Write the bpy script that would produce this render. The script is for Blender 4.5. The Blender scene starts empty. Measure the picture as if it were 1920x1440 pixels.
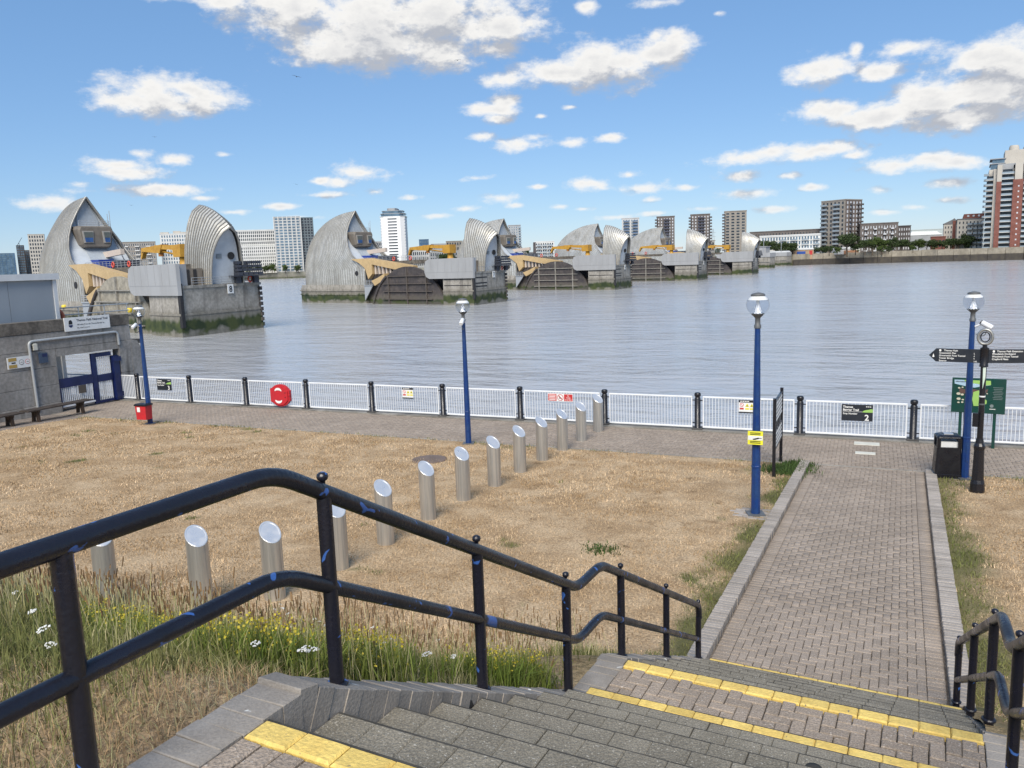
import bpy, math, random
import numpy as np
from mathutils import Matrix, Vector
random.seed(7); rng = np.random.default_rng(7)
S = bpy.context.scene; COL = S.collection
PI = math.pi
# ---------------------------------------------------------------- camera
F, CX, CY, H = 1500.0, 960.0, 720.0, 5.4          # focal length in px of a 1920 px wide frame, eye height above the quay
def yh(x): return 460 + 0.0346*(1908-x)           # horizon
_p1 = np.array([-CX, yh(0)-CY, F]); _p2 = np.array([1920-CX, yh(1920)-CY, F])
_up = np.cross(_p1, _p2); _up /= np.linalg.norm(_up); _up = -_up if _up[1] > 0 else _up
_d = np.array([-2423-CX, yh(-2423)-CY, F]); _d /= np.linalg.norm(_d)
RM = np.stack([-_d, np.cross(_up, -_d), _up])     # world = RM @ camera vector; X along the quay fence, Y to the river
def ray(x, y): return RM @ np.array([x-CX, y-CY, F])
def un(x, y, z=0.0):
    r = ray(x, y); t = (z-H)/r[2]; return np.array([0, 0, H]) + t*r
def dep(x, y, D): return np.array([0, 0, H]) + ray(x, y)/F*D
cam = bpy.data.cameras.new('camera'); camo = bpy.data.objects.new('camera', cam); COL.objects.link(camo)
_m = Matrix.Identity(4)
for c, v in enumerate((RM @ np.array([1, 0, 0]), RM @ np.array([0, -1, 0]), RM @ np.array([0, 0, -1]))):
    for r in range(3): _m[r][c] = v[r]
_m[2][3] = H
camo.matrix_world = _m
cam.sensor_width = 36; cam.lens = 36*F/1920; cam.clip_start = 0.05; cam.clip_end = 9000
S.camera = camo
# ---------------------------------------------------------------- light
SUN_AZ, SUN_EL = math.radians(168), math.radians(44)   # azimuth from +Y towards +X
sd = Vector((math.sin(SUN_AZ)*math.cos(SUN_EL), math.cos(SUN_AZ)*math.cos(SUN_EL), math.sin(SUN_EL)))
sun = bpy.data.lights.new('sun', 'SUN'); sun.energy = 3.2; sun.angle = math.radians(38); sun.color = (1, .925, .81)
suno = bpy.data.objects.new('sun', sun); COL.objects.link(suno)
suno.rotation_euler = sd.to_track_quat('Z', 'Y').to_euler()
S.view_settings.view_transform = 'Standard'; S.view_settings.look = 'None'
S.view_settings.exposure = 0.74; S.view_settings.gamma = 1
S.render.engine = 'CYCLES'
# ---------------------------------------------------------------- sky with cumulus
W = bpy.data.worlds.new('World'); S.world = W; W.use_nodes = True
nt = W.node_tree; nt.nodes.clear(); N = nt.nodes; LK = nt.links.new
def nd(tree, typ, **k):
    n = tree.nodes.new(typ)
    for a, b in k.items(): setattr(n, a, b)
    return n
def mth(tree, op, a, b=None, c=None, clamp=False):
    n = nd(tree, 'ShaderNodeMath', operation=op); n.use_clamp = clamp
    for i, v in enumerate((a, b, c)):
        if v is None: continue
        if isinstance(v, (int, float)): n.inputs[i].default_value = v
        else: tree.links.new(v, n.inputs[i])
    return n.outputs[0]
sky = nd(nt, 'ShaderNodeTexSky', sky_type='NISHITA'); sky.sun_disc = False
sky.sun_elevation = SUN_EL; sky.sun_rotation = SUN_AZ; sky.altitude = 0; sky.air_density = 1.0; sky.dust_density = 0.05; sky.ozone_density = 3.0
CL = [(560,20,150,45),(680,50,190,60),(800,30,190,60),(620,100,90,28),(800,100,105,34),(930,50,110,34),(990,42,48,18),(400,3,110,13),(930,92,70,16),(720,80,150,45),
 (1050,137,110,23),(1150,118,112,42),(1240,100,66,34),(1230,66,24,11),(950,150,55,13),
 (310,188,118,28),(280,168,62,25),(360,168,55,23),(222,192,42,16),
 (920,208,62,12),(952,192,30,13),(930,222,30,9),(900,256,28,9),(985,269,55,11),(1000,259,28,10),(1070,267,32,8),(1143,258,34,9),(1015,218,12,4),(1070,201,18,5),
 (1560,207,84,18),(1650,218,110,27),(1750,197,120,38),(1850,170,105,46),(1850,110,95,33),(1800,217,100,26),(1532,132,52,28),(1650,134,45,16),(1700,90,52,12),(1605,93,11,13),(1930,140,90,58),
 (1400,296,78,14),(1450,284,45,13),(1540,280,72,16),(1600,291,32,7),(1390,330,46,11),(1400,363,62,9),(1690,309,84,14),(1800,304,52,13),(1740,298,50,12),(1790,342,40,9),(1650,357,22,7),
 (1105,345,50,13),(1205,354,52,11),(1180,328,28,8),(1220,375,28,8),(235,323,78,13),(230,309,52,12),(262,288,22,8),(330,301,32,9),(265,356,102,9),(330,359,42,10),(90,381,54,12),
 (680,325,48,16),(620,366,46,6),(705,359,20,7),(525,387,38,5),(893,334,30,6),(940,371,42,9),(870,392,28,7),(965,385,18,5),(1090,392,25,5),(1320,392,30,6),
 (1095,12,20,13),(1240,4,45,10),(1345,25,14,6),(640,342,30,8),(1230,400,30,5),(1720,388,30,6),(150,345,26,6),(380,372,26,5),(440,398,30,5),(560,410,34,5),(770,372,26,6),(820,405,30,5),(1010,350,22,5),(1050,388,26,5),(1150,408,30,5),(1290,352,28,6),(1460,392,34,6),(1520,352,26,6),(1580,402,34,5),(1660,398,28,5),(1480,330,24,6),(600,340,22,6),(420,290,18,5),(1775,375,34,6)]
def uv_of(px, py):
    r = ray(px, py); r = r/np.linalg.norm(r); return math.atan2(r[0], r[1]), math.asin(r[2])
grp = bpy.data.node_groups.new('cloud_field', 'ShaderNodeTree')
grp.interface.new_socket('P', in_out='INPUT', socket_type='NodeSocketVector')
grp.interface.new_socket('D', in_out='OUTPUT', socket_type='NodeSocketFloat')
gi = grp.nodes.new('NodeGroupInput'); go = grp.nodes.new('NodeGroupOutput')
cur = None
for (px, py, rx, ry) in CL:
    u0, v0 = uv_of(px, py); a = rx*1.16/F*1.0/math.cos(v0); b = ry*1.28/F
    n = nd(grp, 'ShaderNodeVectorMath', operation='MULTIPLY_ADD')
    grp.links.new(gi.outputs[0], n.inputs[0]); n.inputs[1].default_value = (1/a, 1/b, 0); n.inputs[2].default_value = (-u0/a, -v0/b, 0)
    l = nd(grp, 'ShaderNodeVectorMath', operation='LENGTH'); grp.links.new(n.outputs[0], l.inputs[0])
    sz = min(1.0, 0.55+ry/60.0)
    # density of one lobe: 1 at its heart, 0 at its rim, weighted by size
    e = mth(grp, 'MULTIPLY_ADD', l.outputs['Value'], -sz, sz)
    cur = e if cur is None else mth(grp, 'SMOOTH_MAX', cur, e, 0.25)
# the rest of the sky, outside what this window of directions holds, carries the same kind of cumulus
nz = nd(grp, 'ShaderNodeTexNoise'); nz.inputs['Scale'].default_value = 5; nz.inputs['Detail'].default_value = 2
sc = nd(grp, 'ShaderNodeVectorMath', operation='MULTIPLY'); grp.links.new(gi.outputs[0], sc.inputs[0]); sc.inputs[1].default_value = (1, 2.0, 1)
grp.links.new(sc.outputs[0], nz.inputs['Vector'])
gen = mth(grp, 'MULTIPLY_ADD', nz.outputs['Fac'], 5.0, -2.95)
sx = nd(grp, 'ShaderNodeSeparateXYZ'); grp.links.new(gi.outputs[0], sx.inputs[0])
ul, _ = uv_of(-60, 300); ur, _ = uv_of(1980, 300); _, vt = uv_of(960, -60)
du = mth(grp, 'SUBTRACT', mth(grp, 'ABSOLUTE', mth(grp, 'SUBTRACT', sx.outputs[0], (ul+ur)/2)), (ur-ul)/2)
dv = mth(grp, 'SUBTRACT', sx.outputs[1], vt)
out = mth(grp, 'MULTIPLY', mth(grp, 'MAXIMUM', du, dv), 12.0, clamp=True)
gen = mth(grp, 'SUBTRACT', gen, mth(grp, 'MULTIPLY', mth(grp, 'SUBTRACT', 1.0, out), 6.0))
cur = mth(grp, 'MAXIMUM', cur, gen)
cur = mth(grp, 'MAXIMUM', cur, -0.8)
# billows
def fbm(scale, det, rough, w):
    q = nd(grp, 'ShaderNodeTexNoise'); q.inputs['Scale'].default_value = scale; q.inputs['Detail'].default_value = det; q.inputs['Roughness'].default_value = rough
    s = nd(grp, 'ShaderNodeVectorMath', operation='MULTIPLY'); grp.links.new(gi.outputs[0], s.inputs[0]); s.inputs[1].default_value = (1, 1.7, 1)
    grp.links.new(s.outputs[0], q.inputs['Vector'])
    return mth(grp, 'MULTIPLY', mth(grp, 'SUBTRACT', q.outputs['Fac'], 0.5), w)
tot = mth(grp, 'ADD', cur, fbm(20, 10, .60, 1.9)); tot = mth(grp, 'ADD', tot, fbm(65, 7, .66, .62))
grp.links.new(tot, go.inputs[0])
tc = nd(nt, 'ShaderNodeTexCoord'); sp = nd(nt, 'ShaderNodeSeparateXYZ'); LK(tc.outputs['Generated'], sp.inputs[0])
U = mth(nt, 'ARCTAN2', sp.outputs[0], sp.outputs[1]); V = mth(nt, 'ARCSINE', sp.outputs[2])
cb = nd(nt, 'ShaderNodeCombineXYZ'); LK(U, cb.inputs[0]); LK(V, cb.inputs[1])
of = nd(nt, 'ShaderNodeVectorMath', operation='ADD'); LK(cb.outputs[0], of.inputs[0]); of.inputs[1].default_value = (-0.004, 0.02, 0)
g1 = nd(nt, 'ShaderNodeGroup'); g1.node_tree = grp; LK(cb.outputs[0], g1.inputs[0])
g2 = nd(nt, 'ShaderNodeGroup'); g2.node_tree = grp; LK(of.outputs[0], g2.inputs[0])
def mrange(tree, v, a, b, c, d, interp='SMOOTHSTEP'):
    n = nd(tree, 'ShaderNodeMapRange', interpolation_type=interp)
    tree.links.new(v, n.inputs[0])
    for i, x in enumerate((a, b, c, d)): n.inputs[i+1].default_value = x
    return n.outputs[0]
alpha = mrange(nt, g1.outputs[0], 0.0, 0.68, 0, 1)
shade = mth(nt, 'SUBTRACT', g2.outputs[0], g1.outputs[0])
lit = mrange(nt, shade, -0.28, 0.36, 1.0, 0.0)
thick = mrange(nt, g1.outputs[0], 0.45, 1.3, 1.0, 0.55)
lum = mth(nt, 'MULTIPLY', lit, thick)
cm = nd(nt, 'ShaderNodeMix', data_type='RGBA'); LK(lum, cm.inputs[0]); cm.inputs[6].default_value = (3.7, 3.9, 4.35, 1); cm.inputs[7].default_value = (7.5, 7.4, 7.2, 1)
fade = mrange(nt, V, 0.0, 0.1, 0.6, 1.0, 'LINEAR')
al = mth(nt, 'MULTIPLY', alpha, fade)
mx = nd(nt, 'ShaderNodeMix', data_type='RGBA'); LK(al, mx.inputs[0]); LK(cm.outputs[2], mx.inputs[7])
sk = nd(nt, 'ShaderNodeMix', data_type='RGBA', blend_type='MULTIPLY'); sk.inputs[0].default_value = 1; LK(sky.outputs[0], sk.inputs[6]); sk.inputs[7].default_value = (0.98, 1.0, 1.06, 1)
ev = nd(nt, 'ShaderNodeMix', data_type='RGBA'); ev.inputs[0].default_value = .5; LK(sk.outputs[2], ev.inputs[6]); ev.inputs[7].default_value = (1.25, 2.9, 5.6, 1)
LK(ev.outputs[2], mx.inputs[6])
bg = nd(nt, 'ShaderNodeBackground'); LK(mx.outputs[2], bg.inputs[0]); bg.inputs[1].default_value = 0.077
wo = nd(nt, 'ShaderNodeOutputWorld'); LK(bg.outputs[0], wo.inputs[0])
W.cycles.sampling_method = 'MANUAL'; W.cycles.sample_map_resolution = 512
# ---------------------------------------------------------------- helpers
class MB:
    """collects shapes into one mesh"""
    def __init__(s): s.v = []; s.f = []; s.m = []; s.sm = []
    def add(s, vs, fs, mi=0, smooth=False):
        o = len(s.v); s.v += [tuple(map(float, p)) for p in vs]
        for f in fs: s.f.append([i+o for i in f]); s.m.append(mi); s.sm.append(smooth)
        return s
    def box(s, c, d, rz=0, mi=0, taper=1.0, bev=0):
        x, y, z = [k/2 for k in d]; cs, sn = math.cos(rz), math.sin(rz); vs = []
        if bev:
            b = bev
            for zz, t in ((-z, 0), (z-b, 0), (z, b)):
                for sx, sy in ((-1, -1), (1, -1), (1, 1), (-1, 1)):
                    px, py = sx*(x-t), sy*(y-t); vs.append((c[0]+px*cs-py*sn, c[1]+px*sn+py*cs, c[2]+zz))
            fs = [(8, 9, 10, 11), (3, 2, 1, 0)]
            for r in (0, 4):
                for k in range(4): fs.append((r+k, r+(k+1) % 4, r+4+(k+1) % 4, r+4+k))
            return s.add(vs, fs, mi)
        for zz in (-z, z):
            t = taper if zz > 0 else 1
            for sx, sy in ((-1, -1), (1, -1), (1, 1), (-1, 1)):
                px, py = sx*x*t, sy*y*t; vs.append((c[0]+px*cs-py*sn, c[1]+px*sn+py*cs, c[2]+zz))
        return s.add(vs, [(3, 2, 1, 0), (4, 5, 6, 7), (0, 1, 5, 4), (1, 2, 6, 5), (2, 3, 7, 6), (3, 0, 4, 7)], mi)
    def b2(s, x0, x1, y0, y1, z0, z1, mi=0, bev=0): return s.box(((x0+x1)/2, (y0+y1)/2, (z0+z1)/2), (abs(x1-x0), abs(y1-y0), abs(z1-z0)), mi=mi, bev=bev)
    def prism(s, poly, a0, a1, axis='y', mi=0):
        """extrude a 2D polygon; axis y: poly is (x,z); axis x: (y,z); axis z: (x,y)"""
        n = len(poly); P = {'y': lambda p, a: (p[0], a, p[1]), 'x': lambda p, a: (a, p[0], p[1]), 'z': lambda p, a: (p[0], p[1], a)}[axis]
        vs = [P(p, a0) for p in poly]+[P(p, a1) for p in poly]
        fs = [tuple(range(n)), tuple(range(2*n-1, n-1, -1))]+[(i, n+i, n+(i+1) % n, (i+1) % n) for i in range(n)]
        return s.add(vs, fs, mi)
    def tube(s, pts, r, seg=8, cap=True, mi=0):
        pts = [Vector(p) for p in pts]; n = len(pts); rs = r if isinstance(r, (list, tuple)) else [r]*n
        t0 = (pts[1]-pts[0]).normalized(); ref = Vector((0, 0, 1)) if abs(t0.z) < .9 else Vector((1, 0, 0))
        a = t0.cross(ref).normalized(); vs = []; fs = []
        for i, p in enumerate(pts):
            t = (pts[min(i+1, n-1)]-pts[max(i-1, 0)]).normalized()
            a = (a-t*a.dot(t)).normalized(); b = t.cross(a)
            k = 1.0
            if 0 < i < n-1:
                c = (pts[i+1]-pts[i]).normalized().dot((pts[i]-pts[i-1]).normalized()); k = 1/max(.5, math.sqrt((1+c)/2))
            for j in range(seg):
                an = 2*PI*j/seg; vs.append(p+(a*math.cos(an)+b*math.sin(an))*rs[i]*(k if False else 1))
        for i in range(n-1):
            for j in range(seg): fs.append((i*seg+j, i*seg+(j+1) % seg, (i+1)*seg+(j+1) % seg, (i+1)*seg+j))
        s.add(vs, fs, mi, True)
        if cap: s.add(vs[:seg], [tuple(range(seg-1, -1, -1))], mi); s.add(vs[-seg:], [tuple(range(seg))], mi)
        return s
    def lathe(s, prof, c=(0, 0, 0), seg=16, mi=0, smooth=True, rot=0, cap=True):
        vs = []; fs = []
        for r, z in prof:
            for j in range(seg): vs.append((c[0]+r*math.cos(rot+2*PI*j/seg), c[1]+r*math.sin(rot+2*PI*j/seg), c[2]+z))
        for i in range(len(prof)-1):
            for j in range(seg): fs.append((i*seg+j, i*seg+(j+1) % seg, (i+1)*seg+(j+1) % seg, (i+1)*seg+j))
        s.add(vs, fs, mi, smooth)
        if cap:
            s.add(vs[:seg], [tuple(range(seg-1, -1, -1))], mi); s.add(vs[-seg:], [tuple(range(seg))], mi)
        return s
    def disc(s, c, r, n, seg=20, th=.01, mi=0, sx=1, sy=1):
        n = Vector(n).normalized(); a = n.cross(Vector((0, 0, 1)) if abs(n.z) < .9 else Vector((1, 0, 0))).normalized(); b = n.cross(a); c = Vector(c)
        vs = [c+(a*math.cos(2*PI*j/seg)*sx+b*math.sin(2*PI*j/seg)*sy)*r+n*h for h in (0, th) for j in range(seg)]
        return s.add(vs, [tuple(range(seg-1, -1, -1)), tuple(range(seg, 2*seg))]+[(j, (j+1) % seg, seg+(j+1) % seg, seg+j) for j in range(seg)], mi)
    def mesh(s, name, mats):
        me = bpy.data.meshes.new(name); me.from_pydata(s.v, [], s.f)
        for m in (mats if isinstance(mats, (list, tuple)) else [mats]): me.materials.append(m)
        if any(s.m): me.polygons.foreach_set('material_index', s.m)
        if any(s.sm): me.polygons.foreach_set('use_smooth', s.sm)
        return me
    def build(s, name, mats, parent=None): return ob(name, s.mesh(name, mats), parent)
def ob(name, me, parent=None, loc=None, rz=None):
    o = bpy.data.objects.new(name, me); COL.objects.link(o)
    if parent is not None: o.parent = parent
    if loc is not None: o.location = loc
    if rz is not None: o.rotation_euler = (0, 0, rz)
    return o
def tag(o, label=None, cat=None, group=None, kind=None):
    for k, v in (('label', label), ('category', cat), ('group', group), ('kind', kind)):
        if v: o[k] = v
    return o
def empty(name, loc, rz=0, label=None, cat=None, group=None):
    o = ob(name, None, None, loc, rz); o.empty_display_size = .2
    return tag(o, label, cat, group)
def copy_tree(o, parent=None):
    c = o.copy(); COL.objects.link(c)
    if parent is not None: c.parent = parent
    for ch in [k for k in KIDS.get(o.name, [])]: copy_tree(ch, c)
    return c
KIDS = {}
def index_kids():
    KIDS.clear()
    for o in bpy.data.objects:
        if o.parent: KIDS.setdefault(o.parent.name, []).append(o)
def text_mesh(txt, size, mat, align='LEFT', bold=0.0, ext=0.002):
    cu = bpy.data.curves.new('lettering', 'FONT'); cu.body = txt; cu.size = size; cu.align_x = align; cu.extrude = ext; cu.offset = bold; cu.resolution_u = 2
    o = bpy.data.objects.new('lettering', cu); me = bpy.data.meshes.new_from_object(o); me.materials.clear(); me.materials.append(mat)
    bpy.data.objects.remove(o); return me
def text(txt, size, mat, parent, loc, face='-y', align='LEFT', bold=0.0, rz=0.0, name='lettering'):
    o = ob(name, text_mesh(txt, size, mat, align, bold), parent, loc)
    o.rotation_euler = (PI/2, 0, rz); return o
# ---------------------------------------------------------------- materials
MT = {}
def mat(name, col, rough=.6, metal=0.0, var=.18, scale=2.5, col2=None, bump=0.0, bscale=30.0, spec=.5, stretch=(1, 1, 1), detail=5, fine=0.0, fscale=60, lo=.35, hi=.65, obj=False, rvar=.12):
    if name in MT: return MT[name]
    m = bpy.data.materials.new(name); m.use_nodes = True; t = m.node_tree; b = t.nodes['Principled BSDF']; L = t.links.new
    b.inputs['Roughness'].default_value = rough; b.inputs['Metallic'].default_value = metal; b.inputs['Specular IOR Level'].default_value = spec
    g = nd(t, 'ShaderNodeNewGeometry'); pos = g.outputs['Position']
    if obj: pos = nd(t, 'ShaderNodeTexCoord').outputs['Object']
    mp = nd(t, 'ShaderNodeMapping'); mp.inputs['Scale'].default_value = stretch; L(pos, mp.inputs[0])
    n = nd(t, 'ShaderNodeTexNoise'); n.inputs['Scale'].default_value = scale; n.inputs['Detail'].default_value = detail; n.inputs['Roughness'].default_value = .6; L(mp.outputs[0], n.inputs['Vector'])
    f = mrange(t, n.outputs['Fac'], lo, hi, 0, 1)
    mxn = nd(t, 'ShaderNodeMix', data_type='RGBA'); L(f, mxn.inputs[0])
    c2 = col2 or tuple(c*(1-var) for c in col)
    mxn.inputs[6].default_value = (*col, 1); mxn.inputs[7].default_value = (*c2, 1)
    res = mxn.outputs[2]
    if fine:
        n2 = nd(t, 'ShaderNodeTexNoise'); n2.inputs['Scale'].default_value = fscale; n2.inputs['Detail'].default_value = 3; L(pos, n2.inputs['Vector'])
        f2 = mrange(t, n2.outputs['Fac'], .3, .7, 1-fine, 1+fine)
        mm = nd(t, 'ShaderNodeMix', data_type='RGBA', blend_type='MULTIPLY'); mm.inputs[0].default_value = 1; L(res, mm.inputs[6]); L(f2, mm.inputs[7]); res = mm.outputs[2]
    L(res, b.inputs['Base Color'])
    if rvar: L(mrange(t, n.outputs['Fac'], .3, .7, max(0, rough-rvar), min(1, rough+rvar)), b.inputs['Roughness'])
    if bump:
        n3 = nd(t, 'ShaderNodeTexNoise'); n3.inputs['Scale'].default_value = bscale; n3.inputs['Detail'].default_value = 6; L(mp.outputs[0], n3.inputs['Vector'])
        bp = nd(t, 'ShaderNodeBump'); bp.inputs['Strength'].default_value = bump; bp.inputs['Distance'].default_value = .02; L(n3.outputs['Fac'], bp.inputs['Height']); L(bp.outputs[0], b.inputs['Normal'])
    m['bsdf'] = 1; MT[name] = m; return m
def rand_tint(m, amt=.25):
    """every piece a slightly different shade"""
    t = m.node_tree; b = t.nodes['Principled BSDF']; src = b.inputs['Base Color'].links[0].from_socket
    oi = nd(t, 'ShaderNodeObjectInfo'); f = mrange(t, oi.outputs['Random'], 0, 1, 1-amt, 1+amt*.6, 'LINEAR')
    mm = nd(t, 'ShaderNodeMix', data_type='RGBA', blend_type='MULTIPLY'); mm.inputs[0].default_value = 1; t.links.new(src, mm.inputs[6]); t.links.new(f, mm.inputs[7]); t.links.new(mm.outputs[2], b.inputs['Base Color']); return m
def attr_tint(m, amt=.25):
    t = m.node_tree; b = t.nodes['Principled BSDF']; src = b.inputs['Base Color'].links[0].from_socket
    g = nd(t, 'ShaderNodeNewGeometry'); f = mrange(t, g.outputs['Random Per Island'], 0, 1, 1-amt, 1+amt*.6, 'LINEAR')
    mm = nd(t, 'ShaderNodeMix', data_type='RGBA', blend_type='MULTIPLY'); mm.inputs[0].default_value = 1; t.links.new(src, mm.inputs[6]); t.links.new(f, mm.inputs[7]); t.links.new(mm.outputs[2], b.inputs['Base Color']); return m
def speckle(m, col, scale, thr, size=.5):
    """small pale grit exposed in a paving block, or chips in paint"""
    t = m.node_tree; b = t.nodes['Principled BSDF']; src = b.inputs['Base Color'].links[0].from_socket
    v = nd(t, 'ShaderNodeTexNoise'); v.inputs['Scale'].default_value = scale; v.inputs['Detail'].default_value = 2.5; v.inputs['Distortion'].default_value = size
    g = nd(t, 'ShaderNodeNewGeometry'); t.links.new(g.outputs['Position'], v.inputs['Vector'])
    f = mrange(t, v.outputs['Fac'], thr, thr+.02, 0, 1)
    mm = nd(t, 'ShaderNodeMix', data_type='RGBA'); t.links.new(f, mm.inputs[0]); t.links.new(src, mm.inputs[6]); mm.inputs[7].default_value = (*col, 1); t.links.new(mm.outputs[2], b.inputs['Base Color']); return m
def tide(m, z0=-1.6, z1=-.6):
    """river weed below the high water mark, with a ragged edge"""
    t = m.node_tree; b = t.nodes['Principled BSDF']; src = b.inputs['Base Color'].links[0].from_socket
    g = nd(t, 'ShaderNodeNewGeometry'); s_ = nd(t, 'ShaderNodeSeparateXYZ'); t.links.new(g.outputs['Position'], s_.inputs[0])
    n = nd(t, 'ShaderNodeTexNoise'); n.inputs['Scale'].default_value = .8; n.inputs['Detail'].default_value = 6; mp = nd(t, 'ShaderNodeMapping'); mp.inputs['Scale'].default_value = (1, 1, .35); t.links.new(g.outputs['Position'], mp.inputs[0]); t.links.new(mp.outputs[0], n.inputs['Vector'])
    zz = mth(t, 'ADD', s_.outputs[2], mth(t, 'MULTIPLY', mth(t, 'SUBTRACT', n.outputs['Fac'], .5), 2.2))
    f = mrange(t, zz, z0, z1, 1, 0)
    n2 = nd(t, 'ShaderNodeTexNoise'); n2.inputs['Scale'].default_value = .5; n2.inputs['Detail'].default_value = 5; t.links.new(g.outputs['Position'], n2.inputs['Vector'])
    zl = mth(t, 'ADD', s_.outputs[2], mth(t, 'MULTIPLY', mth(t, 'SUBTRACT', n2.outputs['Fac'], .5), 3.0))
    bare = mrange(t, zl, -3.3, -2.5, .75, 0)
    f = mth(t, 'MULTIPLY', f, mth(t, 'SUBTRACT', 1.0, bare))
    wc = nd(t, 'ShaderNodeMix', data_type='RGBA'); t.links.new(mrange(t, n2.outputs['Fac'], .4, .6, 0, 1), wc.inputs[0]); wc.inputs[6].default_value = (.016, .03, .008, 1); wc.inputs[7].default_value = (.05, .065, .02, 1)
    mm = nd(t, 'ShaderNodeMix', data_type='RGBA'); t.links.new(f, mm.inputs[0]); t.links.new(src, mm.inputs[6]); t.links.new(wc.outputs[2], mm.inputs[7])
    # damp band above it
    d = mrange(t, zz, z1, z1+1.3, .55, 0)
    m3 = nd(t, 'ShaderNodeMix', data_type='RGBA'); t.links.new(d, m3.inputs[0]); t.links.new(mm.outputs[2], m3.inputs[6]); m3.inputs[7].default_value = (.12, .11, .085, 1)
    m4 = nd(t, 'ShaderNodeMix', data_type='RGBA'); t.links.new(f, m4.inputs[0]); t.links.new(m3.outputs[2], m4.inputs[6]); t.links.new(mm.outputs[2], m4.inputs[7])
    t.links.new(m4.outputs[2], b.inputs['Base Color']); return m
def streaks(m, col, amt=.6, scale=1.2):
    t = m.node_tree; b = t.nodes['Principled BSDF']; src = b.inputs['Base Color'].links[0].from_socket
    g = nd(t, 'ShaderNodeNewGeometry'); mp = nd(t, 'ShaderNodeMapping'); mp.inputs['Scale'].default_value = (1, 1, .12); t.links.new(g.outputs['Position'], mp.inputs[0])
    n = nd(t, 'ShaderNodeTexNoise'); n.inputs['Scale'].default_value = scale; n.inputs['Detail'].default_value = 6; t.links.new(mp.outputs[0], n.inputs['Vector'])
    f = mrange(t, n.outputs['Fac'], .48, .72, 0, amt)
    mm = nd(t, 'ShaderNodeMix', data_type='RGBA'); t.links.new(f, mm.inputs[0]); t.links.new(src, mm.inputs[6]); mm.inputs[7].default_value = (*col, 1); t.links.new(mm.outputs[2], b.inputs['Base Color']); return m
def plain(name, col, rough=.5, metal=0): return mat(name, col, rough, metal, var=.1, scale=4)
m_black = mat('black_paint', (.012, .012, .016), .32, var=.3, scale=6, bump=.15, bscale=60)
m_rail = speckle(mat('chipped_black_paint', (.012, .012, .02), .30, var=.35, scale=5, bump=.2, bscale=45), (.04, .11, .34), 8.5, .655, .9)
m_blue = speckle(mat('blue_paint', (.005, .033, .155), .42, col2=(.008, .04, .14), scale=5, bump=.12, bscale=30, fine=.1, fscale=25), (.03, .05, .08), 14, .71)
m_navy = mat('navy_paint', (.006, .014, .085), .4, var=.3, scale=3)
m_white = mat('white_paint', (.72, .74, .76), .45, var=.1, scale=3)
m_red = mat('red_plastic', (.48, .02, .03), .45, var=.15, scale=5)
m_yellow_sign = plain('yellow_sign', (.75, .72, .04)); m_ink = plain('black_print', (.012, .012, .014)); m_wprint = plain('white_print', (.78, .78, .76))
m_signblack = plain('sign_black', (.014, .018, .026), .45); m_lime = plain('lime_print', (.28, .48, .12)); m_signwhite = plain('sign_white', (.72, .73, .72))
m_redprint = plain('red_print', (.5, .03, .03)); m_yellow_tri = plain('amber_print', (.7, .62, .06))
m_greenboard = mat('dark_green_board', (.006, .05, .04), .35, var=.2); m_skyprint = plain('pale_blue_print', (.35, .5, .62)); m_brownprint = plain('umber_print', (.1, .06, .05))
m_steel = mat('brushed_steel', (.60, .585, .55), .38, .7, var=.34, scale=16, stretch=(1, 1, .04), rvar=.1)
m_steelcap = mat('pale_steel_cap', (.78, .78, .78), .38, .7, var=.08, scale=6)
m_greycollar = plain('grey_collar', (.10, .105, .11), .5)
m_glassclear = mat('clear_globe', (.9, .92, .95), .05, var=.02)
_b = m_glassclear.node_tree.nodes['Principled BSDF']; _b.inputs['Transmission Weight'].default_value = 1.0; _b.inputs['IOR'].default_value = 1.04; _b.inputs['Specular IOR Level'].default_value = .9
m_globetop = mat('frosted_globe_top', (.85, .86, .84), .35, var=.04); m_globetop.node_tree.nodes['Principled BSDF'].inputs['Transmission Weight'].default_value = .35
m_conc = streaks(mat('quay_concrete', (.30, .285, .26), .85, var=.35, scale=.9, bump=.3, bscale=20, fine=.12, fscale=9), (.07, .065, .06), .7, 1.6)
m_wallconc = streaks(mat('stained_panel_concrete', (.235, .22, .20), .85, col2=(.30, .285, .265), scale=.8, bump=.3, bscale=18, fine=.15, fscale=8), (.075, .07, .06), .75, 2.2)
m_dirtyconc = mat('dark_stained_concrete', (.075, .066, .056), .9, col2=(.15, .135, .115), scale=1.6, bump=.3, bscale=18, fine=.2, fscale=10)
m_lampcone = plain('white_reflector', (.85, .86, .88), .3)
# ---------------------------------------------------------------- setting: water, ground, quay, lawn
ZW = -3.4
YW, YF = 21.45, 24.85                                  # lawn edge and fence line
def smooth(a): a = np.clip(a, 0, 1); return a*a*(3-2*a)
SO = (-2.07, 2.2); SK = .065                           # stair frame: origin and skew
def s2w(u, v): c, s = math.cos(SK), math.sin(SK); return SO[0]+u*c+v*s, SO[1]-u*s+v*c
PV = [(-9, 3.70), (.25, 3.70), (3.40, 2.005), (4.08, 2.0), (7.15, .50), (7.4, .47)]      # top of the side walls
def zpar(v): return np.interp(v, [p[0] for p in PV], [p[1] for p in PV])
def lawn_z(Y): return np.clip((YW-Y)*.0372, 0, .50)
def XL(Y): return np.where(Y > 9.3, -1.885+(Y-9.3)*.0288, -2.33+SK*(Y-2.2)-.0)
def XR(Y): return np.where(Y > 9.3, 1.17+(Y-9.3)*.0366, .80+SK*(Y-2.2))
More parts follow.
